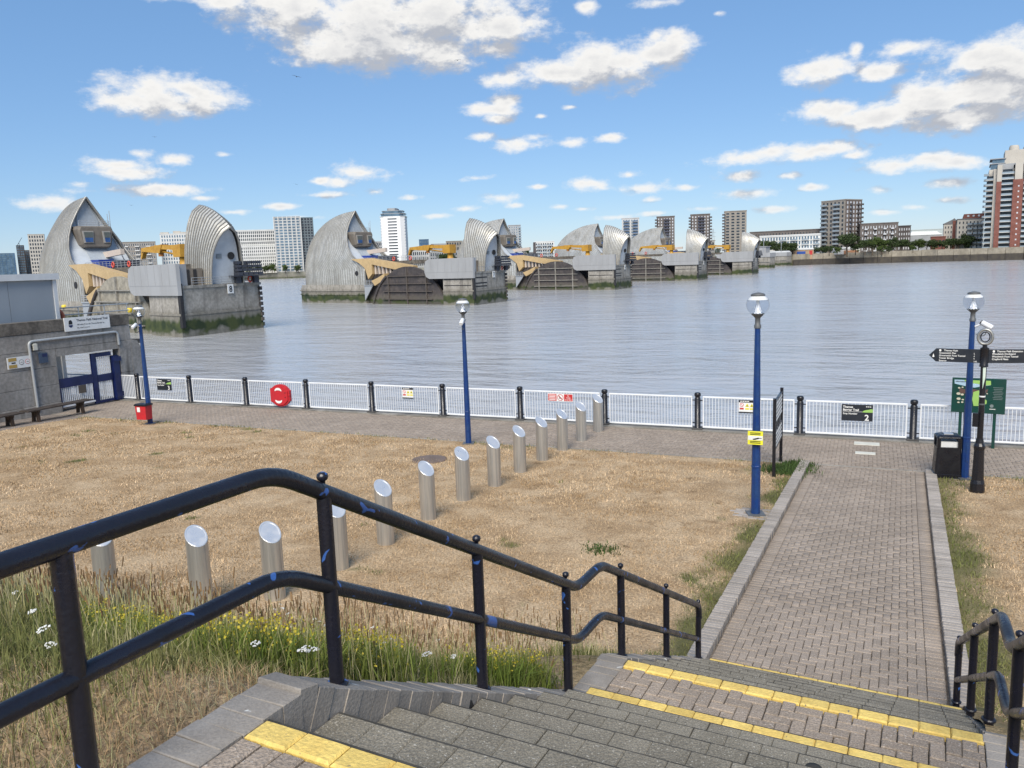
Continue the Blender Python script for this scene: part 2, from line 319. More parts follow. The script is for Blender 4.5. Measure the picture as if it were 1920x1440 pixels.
def gz(X, Y):
    X = np.asarray(X, float); Y = np.asarray(Y, float)
    v = (Y-SO[1])*math.cos(SK)
    yt = 8.3
    t = np.clip((yt-Y)/(yt-2.2), 0, 1); e = .12
    t = np.where(t < e, t*t/(2*e), t-e/2); t = np.clip(t/(1-e/2), 0, 1)
    b = lawn_z(np.maximum(Y, yt)) + (3.62-lawn_z(yt))*t
    b = np.where(Y >= yt, lawn_z(Y), b)
    d = np.where(X < 0, XL(Y)-X, X-XR(Y)); w = 1-smooth(d/2.2)
    n = np.where(Y < 9.35, zpar(v)-.05, lawn_z(Y))
    return b*(1-w)+np.minimum(n, b+.6)*w
_ph = rng.uniform(0, 6.28, (24,)); _kx = rng.normal(0, 1, 24); _ky = rng.normal(0, 1, 24)
def wob(X, Y, f):                                       # smooth random field
    r = np.zeros_like(X, float)
    for i in range(24): r += np.sin(f*(X*_kx[i]+Y*_ky[i])+_ph[i])*(1 if i < 12 else .6)
    return r/4.2
def green_mask(X, Y):
    X = np.asarray(X, float); Y = np.asarray(Y, float)
    n = wob(X, Y, 2.2)*.5+wob(X, Y, 6.0)*.35
    dl = np.where(X < 0, XL(Y)-X, X-XR(Y))
    near_kerb = np.exp(-np.maximum(dl-.15, 0)/.55)*1.25
    far_edge = np.exp(-np.maximum(YW-Y, 0)/.45)*.9
    lw = np.exp(-np.maximum(X+28, 0)/1.2)*.6
    corner = np.exp(-((X+1.9)**2/.9+(Y-20.6)**2/2.2))*1.3
    right = np.where(X > 0, np.exp(-np.maximum(dl-.3, 0)/.5)*.35+np.exp(-(YW-Y)/.8)*.5, 0)
    m = np.maximum.reduce([near_kerb*(Y > 8.5), far_edge, lw, corner])+right*.6 - .62 + n*.55
    spots = (wob(X+40, Y-17, 2.3)+wob(X, Y, 5.1)*.9-2.0)*.8
    return np.clip(np.maximum(m, spots)*1.6, 0, 1)*.9
# water
m = bpy.data.materials.new('river_water'); m.use_nodes = True; t = m.node_tree; b = t.nodes['Principled BSDF']
b.inputs['Roughness'].default_value = .16; b.inputs['IOR'].default_value = 1.40
g = nd(t, 'ShaderNodeNewGeometry')
n0 = nd(t, 'ShaderNodeTexNoise'); n0.inputs['Scale'].default_value = .03; n0.inputs['Detail'].default_value = 4; t.links.new(g.outputs['Position'], n0.inputs['Vector'])
mxw = nd(t, 'ShaderNodeMix', data_type='RGBA'); t.links.new(n0.outputs['Fac'], mxw.inputs[0]); mxw.inputs[6].default_value = (.355, .36, .375, 1); mxw.inputs[7].default_value = (.395, .40, .41, 1); t.links.new(mxw.outputs[2], b.inputs['Base Color'])
hgt = None
for sc_, det, w, st in ((.11, 2, .75, (1, 2.2, 1)), (.38, 3, .34, (1, 2.1, 1)), (1.25, 3, .13, (1, 1.8, 1)), (4.2, 2, .03, (1, 1.5, 1))):
    mp = nd(t, 'ShaderNodeMapping'); mp.inputs['Scale'].default_value = st; mp.inputs['Rotation'].default_value = (0, 0, -.25); t.links.new(g.outputs['Position'], mp.inputs[0])
    q = nd(t, 'ShaderNodeTexNoise'); q.inputs['Scale'].default_value = sc_; q.inputs['Detail'].default_value = det; q.inputs['Distortion'].default_value = .4; t.links.new(mp.outputs[0], q.inputs['Vector'])
    h_ = mth(t, 'MULTIPLY', q.outputs['Fac'], w); hgt = h_ if hgt is None else mth(t, 'ADD', hgt, h_)
pn = nd(t, 'ShaderNodeTexNoise'); pn.inputs['Scale'].default_value = .022; pn.inputs['Detail'].default_value = 3; t.links.new(g.outputs['Position'], pn.inputs['Vector'])
hgt = mth(t, 'MULTIPLY', hgt, mrange(t, pn.outputs['Fac'], .38, .62, .55, 1.15))
bp = nd(t, 'ShaderNodeBump'); bp.inputs['Strength'].default_value = .85; bp.inputs['Distance'].default_value = 1.0; t.links.new(hgt, bp.inputs['Height']); t.links.new(bp.outputs[0], b.inputs['Normal'])
m_water = m
o = MB().add([(-6000, 25.3, ZW), (6000, 25.3, ZW), (6000, 6000, ZW), (-6000, 6000, ZW)], [(0, 1, 2, 3)]).build('river_water', m_water); tag(o, kind='structure', label='brown grey rippled river under the sky')
# lawn
def grass_ground(name, c_a, c_b, c_c):
    m = bpy.data.materials.new(name); m.use_nodes = True; t = m.node_tree; b = t.nodes['Principled BSDF']; b.inputs['Roughness'].default_value = .95; b.inputs['Specular IOR Level'].default_value = .1
    g = nd(t, 'ShaderNodeNewGeometry'); L = t.links.new
    def nz(s, d, st=(1, 1, 1)):
        q = nd(t, 'ShaderNodeTexNoise'); q.inputs['Scale'].default_value = s; q.inputs['Detail'].default_value = d; q.inputs['Roughness'].default_value = .65; mp = nd(t, 'ShaderNodeMapping'); mp.inputs['Scale'].default_value = st; L(g.outputs['Position'], mp.inputs[0]); L(mp.outputs[0], q.inputs['Vector']); return q.outputs['Fac']
    a = nd(t, 'ShaderNodeMix', data_type='RGBA'); L(mrange(t, nz(1.1, 6), .36, .64, 0, 1), a.inputs[0]); a.inputs[6].default_value = (*c_a, 1); a.inputs[7].default_value = (*c_b, 1)
    f = mrange(t, nz(30, 5), .32, .68, .55, 1.25)
    mm = nd(t, 'ShaderNodeMix', data_type='RGBA', blend_type='MULTIPLY'); mm.inputs[0].default_value = 1; L(a.outputs[2], mm.inputs[6]); L(f, mm.inputs[7])
    at = nd(t, 'ShaderNodeAttribute', attribute_name='green')
    gm = nd(t, 'ShaderNodeMix', data_type='RGBA'); L(at.outputs['Fac'], gm.inputs[0]); L(mm.outputs[2], gm.inputs[6]); gm.inputs[7].default_value = (*c_c, 1)
    dirt = nd(t, 'ShaderNodeMix', data_type='RGBA'); L(mrange(t, nz(2.2, 7), .60, .72, 0, .7), dirt.inputs[0]); L(gm.outputs[2], dirt.inputs[6]); dirt.inputs[7].default_value = (.15, .10, .055, 1)
    L(dirt.outputs[2], b.inputs['Base Color'])
    bp = nd(t, 'ShaderNodeBump'); bp.inputs['Strength'].default_value = .8; bp.inputs['Distance'].default_value = .04; L(nz(28, 6), bp.inputs['Height']); L(bp.outputs[0], b.inputs['Normal'])
    return m
m_lawn = grass_ground('parched_turf', (.52, .39, .25), (.38, .265, .155), (.10, .105, .042))
def patch(name, xa, xb, ys, nx, label):
    """sheet between two edges xa(Y), xb(Y)"""
    ys = np.asarray(ys); A = xa(ys); B = xb(ys); u = np.linspace(0, 1, nx)
    if name == 'lawn': u = 1-(1-u)**1.6
    X = A[:, None]+(B-A)[:, None]*u[None, :]; Y = np.repeat(ys[:, None], nx, 1); Z = gz(X, Y)+wob(X, Y, 1.3)*.012*(Y > 8)*(Y < YW-.2)
    Z[-1] -= .02
    ny = len(ys); me = bpy.data.meshes.new(name); me.vertices.add(nx*ny)
    me.vertices.foreach_set('co', np.stack([X, Y, Z], -1).astype(np.float32).ravel())
    i = (np.arange(ny-1)[:, None]*nx+np.arange(nx-1)[None, :]).ravel(); q = np.stack([i, i+1, i+1+nx, i+nx], -1)
    me.loops.add(q.size); me.polygons.add(len(q)); me.loops.foreach_set('vertex_index', q.ravel().astype(np.int32)); me.polygons.foreach_set('loop_start', np.arange(0, q.size, 4, dtype=np.int32))
    me.polygons.foreach_set('use_smooth', np.ones(len(q), bool)); me.update(); me.validate()
    at = me.attributes.new('green', 'FLOAT', 'POINT'); gm = green_mask(X, Y)
    gm = np.where(Y < 8.3, np.clip(.35+wob(X, Y, 1.7)*.3, 0, .8)*(Y > 2.6), gm); at.data.foreach_set('value', gm.astype(np.float32).ravel())
    me.materials.append(m_lawn); o = ob(name, me); tag(o, label, kind='structure'); return o
ysl = np.concatenate([np.linspace(-40, -4, 7), np.arange(-3, YW, .17), [YW]])
patch('lawn', lambda y: np.full_like(y, -28.0), lambda y: XL(y)+np.where(y > 9.3, .05, .14), ysl, 190, 'parched straw coloured lawn left of the brick path')
patch('lawn', lambda y: XR(y)-np.where(y > 9.3, .05, .2), lambda y: np.full_like(y, 24.0), ysl, 90, 'parched lawn right of the brick path')
# paved strip beside the wall, ground beyond the walls
m_strip = mat('worn_paving', (.25, .21, .18), .9, var=.3, scale=2, bump=.4, bscale=25, fine=.25, fscale=14)
ys_ = np.linspace(-40, YW, 40); mb = MB(); vs = []
for y in ys_: vs += [(-31.0, y, float(lawn_z(max(y, 8.3)))-.004 if y > 8.3 else float(gz(-28.0, y))-.004), (-27.98, y, float(gz(-28.0, y))-.004)]
mb.add(vs, [(2*i, 2*i+1, 2*i+3, 2*i+2) for i in range(39)]); tag(mb.build('pavement', m_strip), 'worn paving between the lawn and the concrete wall', kind='structure')
# quay: brick walk + kerb + wall down to the river
tag(MB().b2(-30.5, 40, YW+.02, 24.62, -.3, -.045).build('quay', m_strip), 'riverside walk', kind='structure')
quay = bpy.data.objects['quay']
mb = MB(); mb.b2(-60, 40, 24.62, 25.32, -7, .035); tag(mb.build('quay_wall', tide(m_conc.copy())), 'concrete quay edge below the white fence', 'wall')
mb = MB()
for k in range(46): mb.b2(-30.4+k*.9, -30.4+k*.9+.885, YW-.09, YW+.03, -.2, .012)
tag(mb.build('edging', mat('pale_edging', (.30, .27, .23), .9, var=.3)), kind='stuff'); bpy.data.objects['edging'].parent = quay
def herring(x0, x1, y0, y1, w=.1):
    out = []
    kmax = int((y1-y0)/w)+4; span = int((x1-x0)/w)
    for k in range(-4, kmax):
        mlo = math.floor((-k-4)/4)-1; mhi = math.ceil((span-k)/4)+1
        for mm_ in range(mlo, mhi):
            for (a, c, ww, hh) in ((k+4*mm_, k, 2, 1), (k+4*mm_, k+1, 1, 2)):
                ax, bx, ay, by = max(x0, x0+a*w), min(x1, x0+(a+ww)*w), max(y0, y0+c*w), min(y1, y0+(c+hh)*w)
                if bx-ax > .03 and by-ay > .03: out.append((ax, bx, ay, by))
    return out
def bricks_np(name, rects, zf, mtl, parent=None, gap=.006, th=.05, bev=.006, jit=.002):
    r = np.array(rects); n = len(r); x0, x1, y0, y1 = (r[:, 0]+gap/2, r[:, 1]-gap/2, r[:, 2]+gap/2, r[:, 3]-gap/2)
    z = zf((x0+x1)/2, (y0+y1)/2)+rng.normal(0, jit, n)
    V = np.zeros((n, 12, 3)); F_ = []
    for lv, (ins, dz) in enumerate(((0, -th), (0, -bev), (bev, 0))):
        for c, (xx, yy) in enumerate(((x0+ins, y0+ins), (x1-ins, y0+ins), (x1-ins, y1-ins), (x0+ins, y1-ins))):
            V[:, lv*4+c, 0] = xx; V[:, lv*4+c, 1] = yy; V[:, lv*4+c, 2] = zf(xx, yy)+(z-zf((x0+x1)/2, (y0+y1)/2))+dz
    q = [(8, 9, 10, 11)]+[(l+k, l+(k+1) % 4, l+4+(k+1) % 4, l+4+k) for l in (0, 4) for k in range(4)]
    Q = (np.arange(n)[:, None, None]*12+np.array(q)[None]).reshape(-1, 4)
    me = bpy.data.meshes.new(name); me.vertices.add(n*12); me.vertices.foreach_set('co', V.astype(np.float32).ravel()); me.loops.add(Q.size); me.polygons.add(len(Q))
    me.loops.foreach_set('vertex_index', Q.ravel().astype(np.int32)); me.polygons.foreach_set('loop_start', np.arange(0, Q.size, 4, dtype=np.int32)); me.update(); me.validate(); me.materials.append(mtl)
    return tag(ob(name, me, parent), kind='stuff')
m_paver = speckle(attr_tint(mat('clay_paver', (.305, .25, .20), .85, col2=(.258, .212, .17), scale=.8, bump=.5, bscale=60, fine=.2, fscale=90), .16), (.42, .36, .31), 75, .66)
m_paver_o = speckle(rand_tint(mat('clay_paver_near', (.305, .25, .20), .85, col2=(.258, .212, .17), scale=.8, bump=.6, bscale=60, fine=.25, fscale=90), .15), (.45, .40, .35), 60, .655)
rc = [r for r in herring(-30.3, 14, 0, 24.62-YW-.03)]
bricks_np('paving_bricks', [(a, b_, c+YW+.03, d+YW+.03) for a, b_, c, d in rc], lambda x, y: 0*x, m_paver, quay)
# path: base sheet with its own frame, bricks as pieces
SLP = .0372
path = MB().b2(-1.33, 1.33, -.1, 12.13, -.3, -.045).build('path', m_strip); path.location = (-.378, 9.36, .45); path.rotation_euler = (-SLP, 0, -.035)
tag(path, 'brick path running from the steps to the riverside walk', kind='structure')
unit = MB().box((0, 0, -.025), (1, 1, .05)); 
def brick_mesh(name, mtl, w, l, h=.05, bev=.007): return MB().box((0, 0, -h/2), (w, l, h), bev=bev).mesh(name, mtl)
bmH = brick_mesh('brick', m_paver_o, .194, .094); bmV = brick_mesh('brick', m_paver_o, .094, .194)
fld = herring(-1.1, 1.1, 0, 12.1); brd = [(s*1.2-.1, s*1.2+.1, k*.1, k*.1+.1) for k in range(121) for s in (-1, 1)]
allb = sorted(fld+brd, key=lambda r: r[2]+r[3]); near, far = allb[:300], allb[300:]
def put_brick(parent, r, z=0, name='brick', mH=None, mV=None, jit=.0025):
    w, l = r[1]-r[0], r[3]-r[2]; hz = w >= l
    me = (mH or bmH) if hz else (mV or bmV)
    o = ob(name, me, parent, ((r[0]+r[1])/2+random.gauss(0, .001), (r[2]+r[3])/2+random.gauss(0, .001), z+random.gauss(0, jit)))
    o.rotation_euler = (random.gauss(0, .006), random.gauss(0, .006), random.gauss(0, .006))
    fx, fy = (w/.2, l/.1) if hz else (w/.1, l/.2)
    if abs(fx-1) > .02 or abs(fy-1) > .02: o.scale = (fx, fy, 1)
    return o
for r in near: put_brick(path, r)
bricks_np('paving_bricks', far, lambda x, y: 0*x, m_paver, path)
# kerbs of bricks on edge
m_kerb = rand_tint(mat('grey_engineering_brick', (.33, .295, .26), .8, col2=(.265, .235, .205), scale=1.2, bump=.4, bscale=40, fine=.15, fscale=50), .22)
for s_, lab in ((-1, 'brick on edge kerb along the left side of the path'), (1, 'brick on edge kerb along the right side of the path')):
    k0 = empty('kerb', path.location, 0, lab, 'kerb'); k0.rotation_euler = path.rotation_euler
    km = brick_mesh('brick', m_kerb, .232, .082, .22, .008)
    yl = -.25
    for k in range(138):
        x = s_*1.44
        o = ob('brick', km, k0, (x+random.gauss(0, .003), -.1+k*.0885, .085+random.gauss(0, .002))); o.rotation_euler = (random.gauss(0, .01), random.gauss(0, .01), random.gauss(0, .01))
    MB().b2(s_*1.33 if s_ > 0 else -1.55, 1.55 if s_ > 0 else -1.33, -.14, 12.1, -.3, .072).build('mortar', plain('mortar', (.16, .145, .125), .95), k0)
# ---------------------------------------------------------------- the steps
steps = empty('steps', (SO[0], SO[1], 0), -SK, 'grey block steps with yellow edges leading down to the path', 'steps')
SWID = 2.64; G1, R1, G2, R2 = .40, .189, .411, .194
m_tread = speckle(rand_tint(mat('grey_tread_block', (.215, .194, .153), .85, col2=(.168, .152, .12), scale=2, bump=.5, bscale=70, fine=.3, fscale=120), .09), (.40, .38, .33), 85, .65)
m_yel = rand_tint(mat('yellow_block', (.70, .52, .15), .7, col2=(.62, .44, .12), scale=5, bump=.4, bscale=60, fine=.12, fscale=40), .12)
m_yel = speckle(m_yel, (.22, .18, .11), 26, .70)
m_core = mat('dark_joint', (.045, .042, .036), .95, var=.3)
core = [(-4, 3.0), (-4, 3.645), (0-.01, 3.645)]; D0 = 8*G1+.85
prof = [(-.012, 3.645)]
for k in range(1, 9): prof += [((k-1)*G1-.012, 3.7-R1*k-.055), (k*G1-.012, 3.7-R1*k-.055)]
prof += [(8*G1-.012, 1.945), (D0-.012, 1.945)]
for k in range(1, 8): prof += [(D0+(k-1)*G2-.012, 2.0-R2*k-.055), (D0+k*G2-.012, 2.0-R2*k-.055)]
prof += [(D0+7*G2-.012, .3), (D0+7*G2-.012, -.4), (-4, -.4), (-4, 3.645)]
MB().prism(prof, 0.0, SWID, 'x').build('core', m_core, steps)
tm = brick_mesh('tread_block', m_tread, .1975, G1-.006, .06, .006); tm2 = brick_mesh('tread_block', m_tread, .1975, G2-.006, .06, .006); tmy = brick_mesh('tread_block', m_tread, .1975, G1-.104, .06, .006); tmy2 = brick_mesh('tread_block', m_tread, .1975, G2-.104, .06, .006)
ym = brick_mesh('yellow_nosing', m_yel, .1965, .118, .06, .010); ym2 = brick_mesh('yellow_nosing', m_yel, .1965, .098, .06, .009)
NB = 13; PW = SWID/NB
def lay(me, name, v, z, parent=steps, off=0.0):
    for k in range(NB):
        o = ob(name, me, parent, (PW*(k+.5)+random.gauss(0, .001), v, z+random.gauss(0, .0012))); o.rotation_euler = (random.gauss(0, .003), random.gauss(0, .004), random.gauss(0, .003)); o.scale = (PW/.2, 1, 1)
for k in range(1, 9):
    z = 3.7-R1*k
    if k == 8: lay(tmy, 'tread_block', (k-1)*G1+(G1-.1)/2, z); lay(ym2, 'yellow_nosing', k*G1-.05, z)
    else: lay(tm, 'tread_block', (k-.5)*G1, z)
for k in range(1, 8):
    z = 2.0-R2*k
    if k == 7: lay(tmy2, 'tread_block', D0+(k-1)*G2+(G2-.1)/2, z); lay(ym2, 'yellow_nosing', D0+k*G2-.05, z)
    else: lay(tm2, 'tread_block', D0+(k-.5)*G2, z)
m_gap_shade = mat('riser_gap_shade', (.055, .052, .045), .95, var=.4, scale=9)  # dark strip colour paints in the shade of the riser gap at each nosing
for k in range(9): o = MB().box((SWID/2, 0, 0), (SWID, .012, .05)).build('gap_shade_strip', m_gap_shade, steps); o.location = (0, k*G1+.004, 3.7-R1*k-.032)
for k in range(8): o = MB().box((SWID/2, 0, 0), (SWID, .012, .05)).build('gap_shade_strip', m_gap_shade, steps); o.location = (0, D0+k*G2+.004, 2.0-R2*k-.032)
lay(ym, 'yellow_nosing', -.06, 3.7)
lay(ym, 'yellow_nosing', D0-.06, 2.0)
for k in range(26):                                     # header row behind the first yellow edge
    put_brick(steps, (k*SWID/26, (k+1)*SWID/26, -.325, -.125), 3.697)
for r in herring(0, SWID, 0, 1.6): put_brick(steps, (r[0], r[1], -.33-r[3], -.33-r[2]), 3.697)
for r in herring(0, SWID, 0, D0-.12-8*G1): put_brick(steps, (r[0], r[1], 8*G1+r[2], 8*G1+r[3]), 1.998)
# side walls of soldier bricks
m_soldier = speckle(rand_tint(mat('grey_coping_brick', (.305, .275, .24), .8, col2=(.235, .21, .182), scale=3, bump=.25, bscale=60, fine=.1, fscale=90), .12), (.55, .55, .52), 7, .715)
cm_ = brick_mesh('coping_brick', m_soldier, .238, .1030, .2, .004)
for u0, lab in ((-.12, 'left'), (SWID+.12, 'right')):
    v = -1.95
    while v < 7.12:
        z = float(zpar(v)); sl = (float(zpar(v+.03))-float(zpar(v-.03)))/.06
        dv = .1045/math.sqrt(1+sl*sl)
        o = ob('coping_brick', cm_, steps, (u0+random.gauss(0, .003), v, z+random.gauss(0, .003))); o.rotation_euler = (math.atan(sl)+random.gauss(0, .012), random.gauss(0, .01), random.gauss(0, .012))
        v += dv
    wp = [(-4, -.4)]+[(-4, 3.66)]+[(p[0], p[1]-.05) for p in PV[1:5]]+[(7.2, -.4)]
    MB().prism(wp, u0-.112, u0+.112, 'x').build('side_wall', mat('wall_mortar', (.045, .04, .034), .95, var=.3), steps)
# small drain grate on a tread
# ---------------------------------------------------------------- handrails
def fillet(pts, r=.12, n=5):
    P = [Vector(p) for p in pts]; out = [P[0]]
    for i in range(1, len(P)-1):
        a, b, c = P[i-1], P[i], P[i+1]; la, lc = (a-b).length, (c-b).length; rr = min(r, la*.45, lc*.45)
        p0 = b+(a-b).normalized()*rr; p2 = b+(c-b).normalized()*rr
        for k in range(n+1):
            t = k/n; out.append(p0*(1-t)**2+b*2*t*(1-t)+p2*t*t)
    return out+[P[-1]]
def railing(label, xf, ys_posts, y_top, ends):
    e = empty('handrail', (float(xf(5)), 5, 0), 0, label, 'handrail')
    ox, oy = float(xf(5)), 5.0
    key = [(-1.2, 4.6), (2.45, 4.6), (5.48, 2.93), (5.98, 2.93), (8.95, 1.37), (9.06, 1.30)]
    def zt(Y): return float(np.interp(Y, [k[0] for k in key], [k[1] for k in key]))
    kk = [k for k in key if k[0] > y_top]; pts = [(y_top, zt(y_top))]+kk
    top = [(float(xf(y))-ox, y-oy, z) for y, z in pts]
    ye = 9.10
    top[-1] = (float(xf(ye))-ox, ye-oy, 1.29); top.append((float(xf(ye+.03))-ox, ye+.03-oy, 1.12))
    MB().tube(fillet(top, .13), .038, 12).build('top_rail', m_rail, e)
    mid = [(x, y, z-.43) for x, y, z in top[:-2]]; mid.append((float(xf(ye))-ox, ye-oy, .86))
    MB().tube(fillet(mid, .13), .034, 12).build('middle_rail', m_rail, e)
    for y in ys_posts:
        v = (y-SO[1])/math.cos(SK); zb = float(zpar(v))-.05; z1 = zt(y); x = float(xf(y))-ox
        if y > 9: z1 = 1.15
        p = MB().tube([(x, y-oy, zb), (x, y-oy, z1-.01)], .034, 10).build('post', m_rail, e)
        MB().lathe([(.05, 0), (.052, .012), (.04, .02)], (x, y-oy, zb+.045), 10).build('base_flange', m_rail, p)
        if y > 2:
            MB().lathe([(.011, .03), (.012, .046), (.022, .052), (.026, .064), (.023, .078), (.010, .086)], (x, y-oy, z1+.005 if y < 9 else 1.275), 10).build('finial', m_rail, p)
    return e
xl_ = lambda y: -2.17+.062*(y-2.4)
xr_ = lambda y: .70+.0 + .028*(y-2.4)+.085
railing('chipped black tubular handrail with knobs along the left of the steps', xl_, [-.2, 1.56, 2.74, 4.02, 5.28, 6.45, 7.8, 9.1], -1.2, 0)
railing('black tubular handrail along the right edge of the steps', xr_, [3.9, 5.2, 6.38, 7.66, 9.1], 2.6, 0)
# ---------------------------------------------------------------- steel bollards
BOL = [(-10.4, 7.96), (-9.08, 8.52), (-8.15, 9.06), (-8.04, 10.54), (-8.05, 11.98), (-8.11, 13.66), (-8.11, 15.22), (-8.02, 16.65), (-8.03, 18.2), (-8.02, 19.7), (-7.98, 21.18), (-7.86, 22.49), (-7.79, 23.94)]
def steel_bollard(r=.16, h=1.18):
    seg = 28; tilt = math.tan(math.radians(40)); mb = MB(); ring = lambda zf, rr: [(rr*math.cos(2*PI*j/seg), rr*math.sin(2*PI*j/seg), zf(rr*math.cos(2*PI*j/seg))) for j in range(seg)]
    zt = lambda x: h-.13-x*tilt*.95
    vs = ring(lambda x: -.25, r)+ring(zt, r); mb.add(vs, [(j, (j+1) % seg, seg+(j+1) % seg, seg+j) for j in range(seg)], 0, True)
    me1 = mb.mesh('tube', m_steel)
    m2 = MB(); a = ring(lambda x: zt(x)+.002, r*1.0); b_ = ring(lambda x: zt(x)+.012, r*.97); c = ring(lambda x: zt(x)+.012, r*.86); d = ring(lambda x: zt(x)+.004, r*.84)
    f = []
    for L_ in range(3): f += [(L_*seg+j, L_*seg+(j+1) % seg, (L_+1)*seg+(j+1) % seg, (L_+1)*seg+j) for j in range(seg)]
    m2.add(a+b_+c+d, f+[tuple(range(3*seg, 4*seg))], 0, False)
    return me1, m2.mesh('cap', m_steelcap)
b1, b2_ = steel_bollard()
where = ['leftmost in the tall grass, its top behind the rail', 'second from the tall grass, left of the bent middle rail', 'third from the tall grass, under the bend of the top rail', 'fourth from the tall grass, half behind a rail post', 'fifth from the tall grass, on the dry lawn', 'sixth from the tall grass, on the dry lawn', 'seventh from the tall grass, in the middle of the row', 'sixth from the river fence, on the dry lawn', 'fifth from the river fence, on the dry lawn', 'fourth from the river fence, on the dry lawn', 'third from the river fence, at the edge of the brick walk', 'second from the river fence, on the brick walk', 'right in front of the river fence']
for i, (x, y) in enumerate(BOL):
    e = empty('steel_bollard', (x, y, float(gz(x, y))), random.gauss(-.5, .05), 'slant topped steel bollard '+where[i], 'bollard', 'row of slant topped steel bollards')
    ob('tube', b1, e); ob('cap', b2_, e)
# worn soil around the feet
# ---------------------------------------------------------------- river fence
FX = [1.24-3.03*k for k in range(10, -3, -1)]
pm = MB(); pm.lathe([(.115, 0), (.115, .035), (.095, .045), (.093, .98), (.083, 1.0), (.075, 1.01), (.075, 1.035), (.095, 1.05), (.102, 1.08), (.102, 1.12), (.09, 1.15), (.06, 1.165)], seg=16); post_me = pm.mesh('shaft', m_black)
plate_me = MB().lathe([(.22, -.02), (.22, .03), (.2, .045)], seg=4, rot=PI/4, smooth=False).mesh('base_plate', mat('dark_plate', (.06, .058, .055), .8))
bar_me = MB().box((0, 0, .5), (.014, .014, .90)).mesh('bar', m_white)
railL = 3.03-.34
tr_me = MB().box((0, 0, 0), (railL, .045, .045), bev=.008).mesh('top_rail', m_white)
eb_me = MB().box((0, 0, .5), (.035, .035, 1.0)).mesh('end_bar', m_white)
seqP = ['beside the concrete wall', 'just left of the red lamp post bin', 'right of the stop 3 sign', 'left of the red lifebuoy', 'right of the red lifebuoy', 'left of the small warning sign', 'left of the middle lamp post', 'left of the red fishing sign', 'behind the last steel bollard', 'left of the yellow camera sign', 'behind the edge on notice board', 'left of the litter bin', 'first right of the map board', 'second right of the map board']
seqF = ['with the black stop 3 sign', 'between the stop 3 sign and the lifebuoy', 'carrying the red lifebuoy case', 'right of the red lifebuoy', 'carrying the small warning sign left of the middle lamp', 'behind the middle lamp post', 'carrying the red fishing sign', 'right of the last steel bollard', 'behind the right hand lamp post and notice board', 'carrying the black stop 2 sign', 'behind the litter bin and green map board', 'right of the green map board']
for i, x in enumerate(FX):
    e = empty('round_headed_post', (x, YF, .035), 0, 'black round headed fence post '+(seqP[i+1] if i+1 < len(seqP) else 'farthest right'), 'post', 'black posts of the river fence'); ob('shaft', post_me, e); ob('base_plate', plate_me, e)
    if i+1 < len(FX):
        p = empty('white_fence', (x+1.515, YF, .035), 0, 'white bar fence panel '+(seqF[i] if i < len(seqF) else 'beyond the view'), 'fence', 'white panels of the river fence')
        ob('top_rail', tr_me, p, (0, 0, 1.03)); ob('bottom_rail', tr_me, p, (0, 0, .08))
        for s_ in (-1, 1): ob('end_bar', eb_me, p, (s_*(railL/2-.01), 0, .05))
        nb = 27
        for k in range(nb): ob('bar', bar_me, p, (-railL/2+(k+1)*railL/(nb+1), 0, .055))
        for s_ in (-1, 1):
            for z in (.2, .92): MB().box((s_*(railL/2+.05), 0, z), (.1, .03, .03)).build('bracket', m_black, p)
# short white return panel next to the wall
p = empty('white_fence', (-29.72, YF+.02, .035), 0, 'short white barred fence panel against the end of the concrete wall', 'fence')
for z in (.08, 1.06): MB().box((0, 0, z), (1.0, .05, .05)).build('rail', m_white, p)
for k in range(11): MB().box((-.47+k*.094, 0, .57), (.032, .03, .95)).build('bar', m_white, p)
# ---------------------------------------------------------------- lamp posts
pole_me = MB().lathe([(.092, -.2), (.092, .0), (.087, 1.0), (.054, 3.78), (.052, 3.8)], seg=8, smooth=False, rot=PI/8).mesh('pole', m_blue)
col_me = MB().lathe([(.068, 3.78), (.068, 3.84), (.052, 3.86), (.05, 3.98), (.07, 4.0), (.12, 4.05), (.13, 4.065), (.1, 4.07)], seg=16).mesh('collar', m_greycollar)
gl = [(.215*math.sin(a), 4.235-.21*math.cos(a)) for a in np.linspace(.62, 2.05, 12)]
globe_me = MB().lathe(gl+[(r-.006, z) for r, z in gl[::-1]], seg=24, cap=False).mesh('globe', m_glassclear)
gt = [(.215*math.sin(a), 4.235-.21*math.cos(a)) for a in np.linspace(2.06, 2.6, 6)]
gtop_me = MB().lathe(gt, seg=24, cap=False).mesh('globe_top', m_globetop)
cap_me = MB().lathe([(.13, 4.405), (.14, 4.42), (.12, 4.45), (.05, 4.47), (.01, 4.475)], seg=20).mesh('cap', m_greycollar)
cone_me = MB().lathe([(.085, 4.07), (.045, 4.2), (.022, 4.34), (.02, 4.41)], seg=14).mesh('reflector', m_lampcone)
foot_me = MB().box((0, 0, .012), (.34, .34, .05)).mesh('base_plate', m_greycollar)
door_me = MB().box((0, -.086, .62), (.065, .012, .42), bev=.004).mesh('access_door', m_blue); band_me = MB().lathe([(.09, .985), (.094, .99), (.094, 1.02), (.086, 1.03)], seg=8, smooth=False, rot=PI/8).mesh('band', m_blue)
LAMPS = [(-23.91, 20.83, .97, 'blue globe lamp post with the red bin, near the concrete wall'), (-11.0, 21.12, .985, 'blue globe lamp post in the middle, beside the steel bollards'), (-1.98, 16.2, 1.0, 'tall blue globe lamp post with a yellow camera sign, left of the path'), (2.17, 20.98, .98, 'blue globe lamp post behind the fingerpost on the right')]
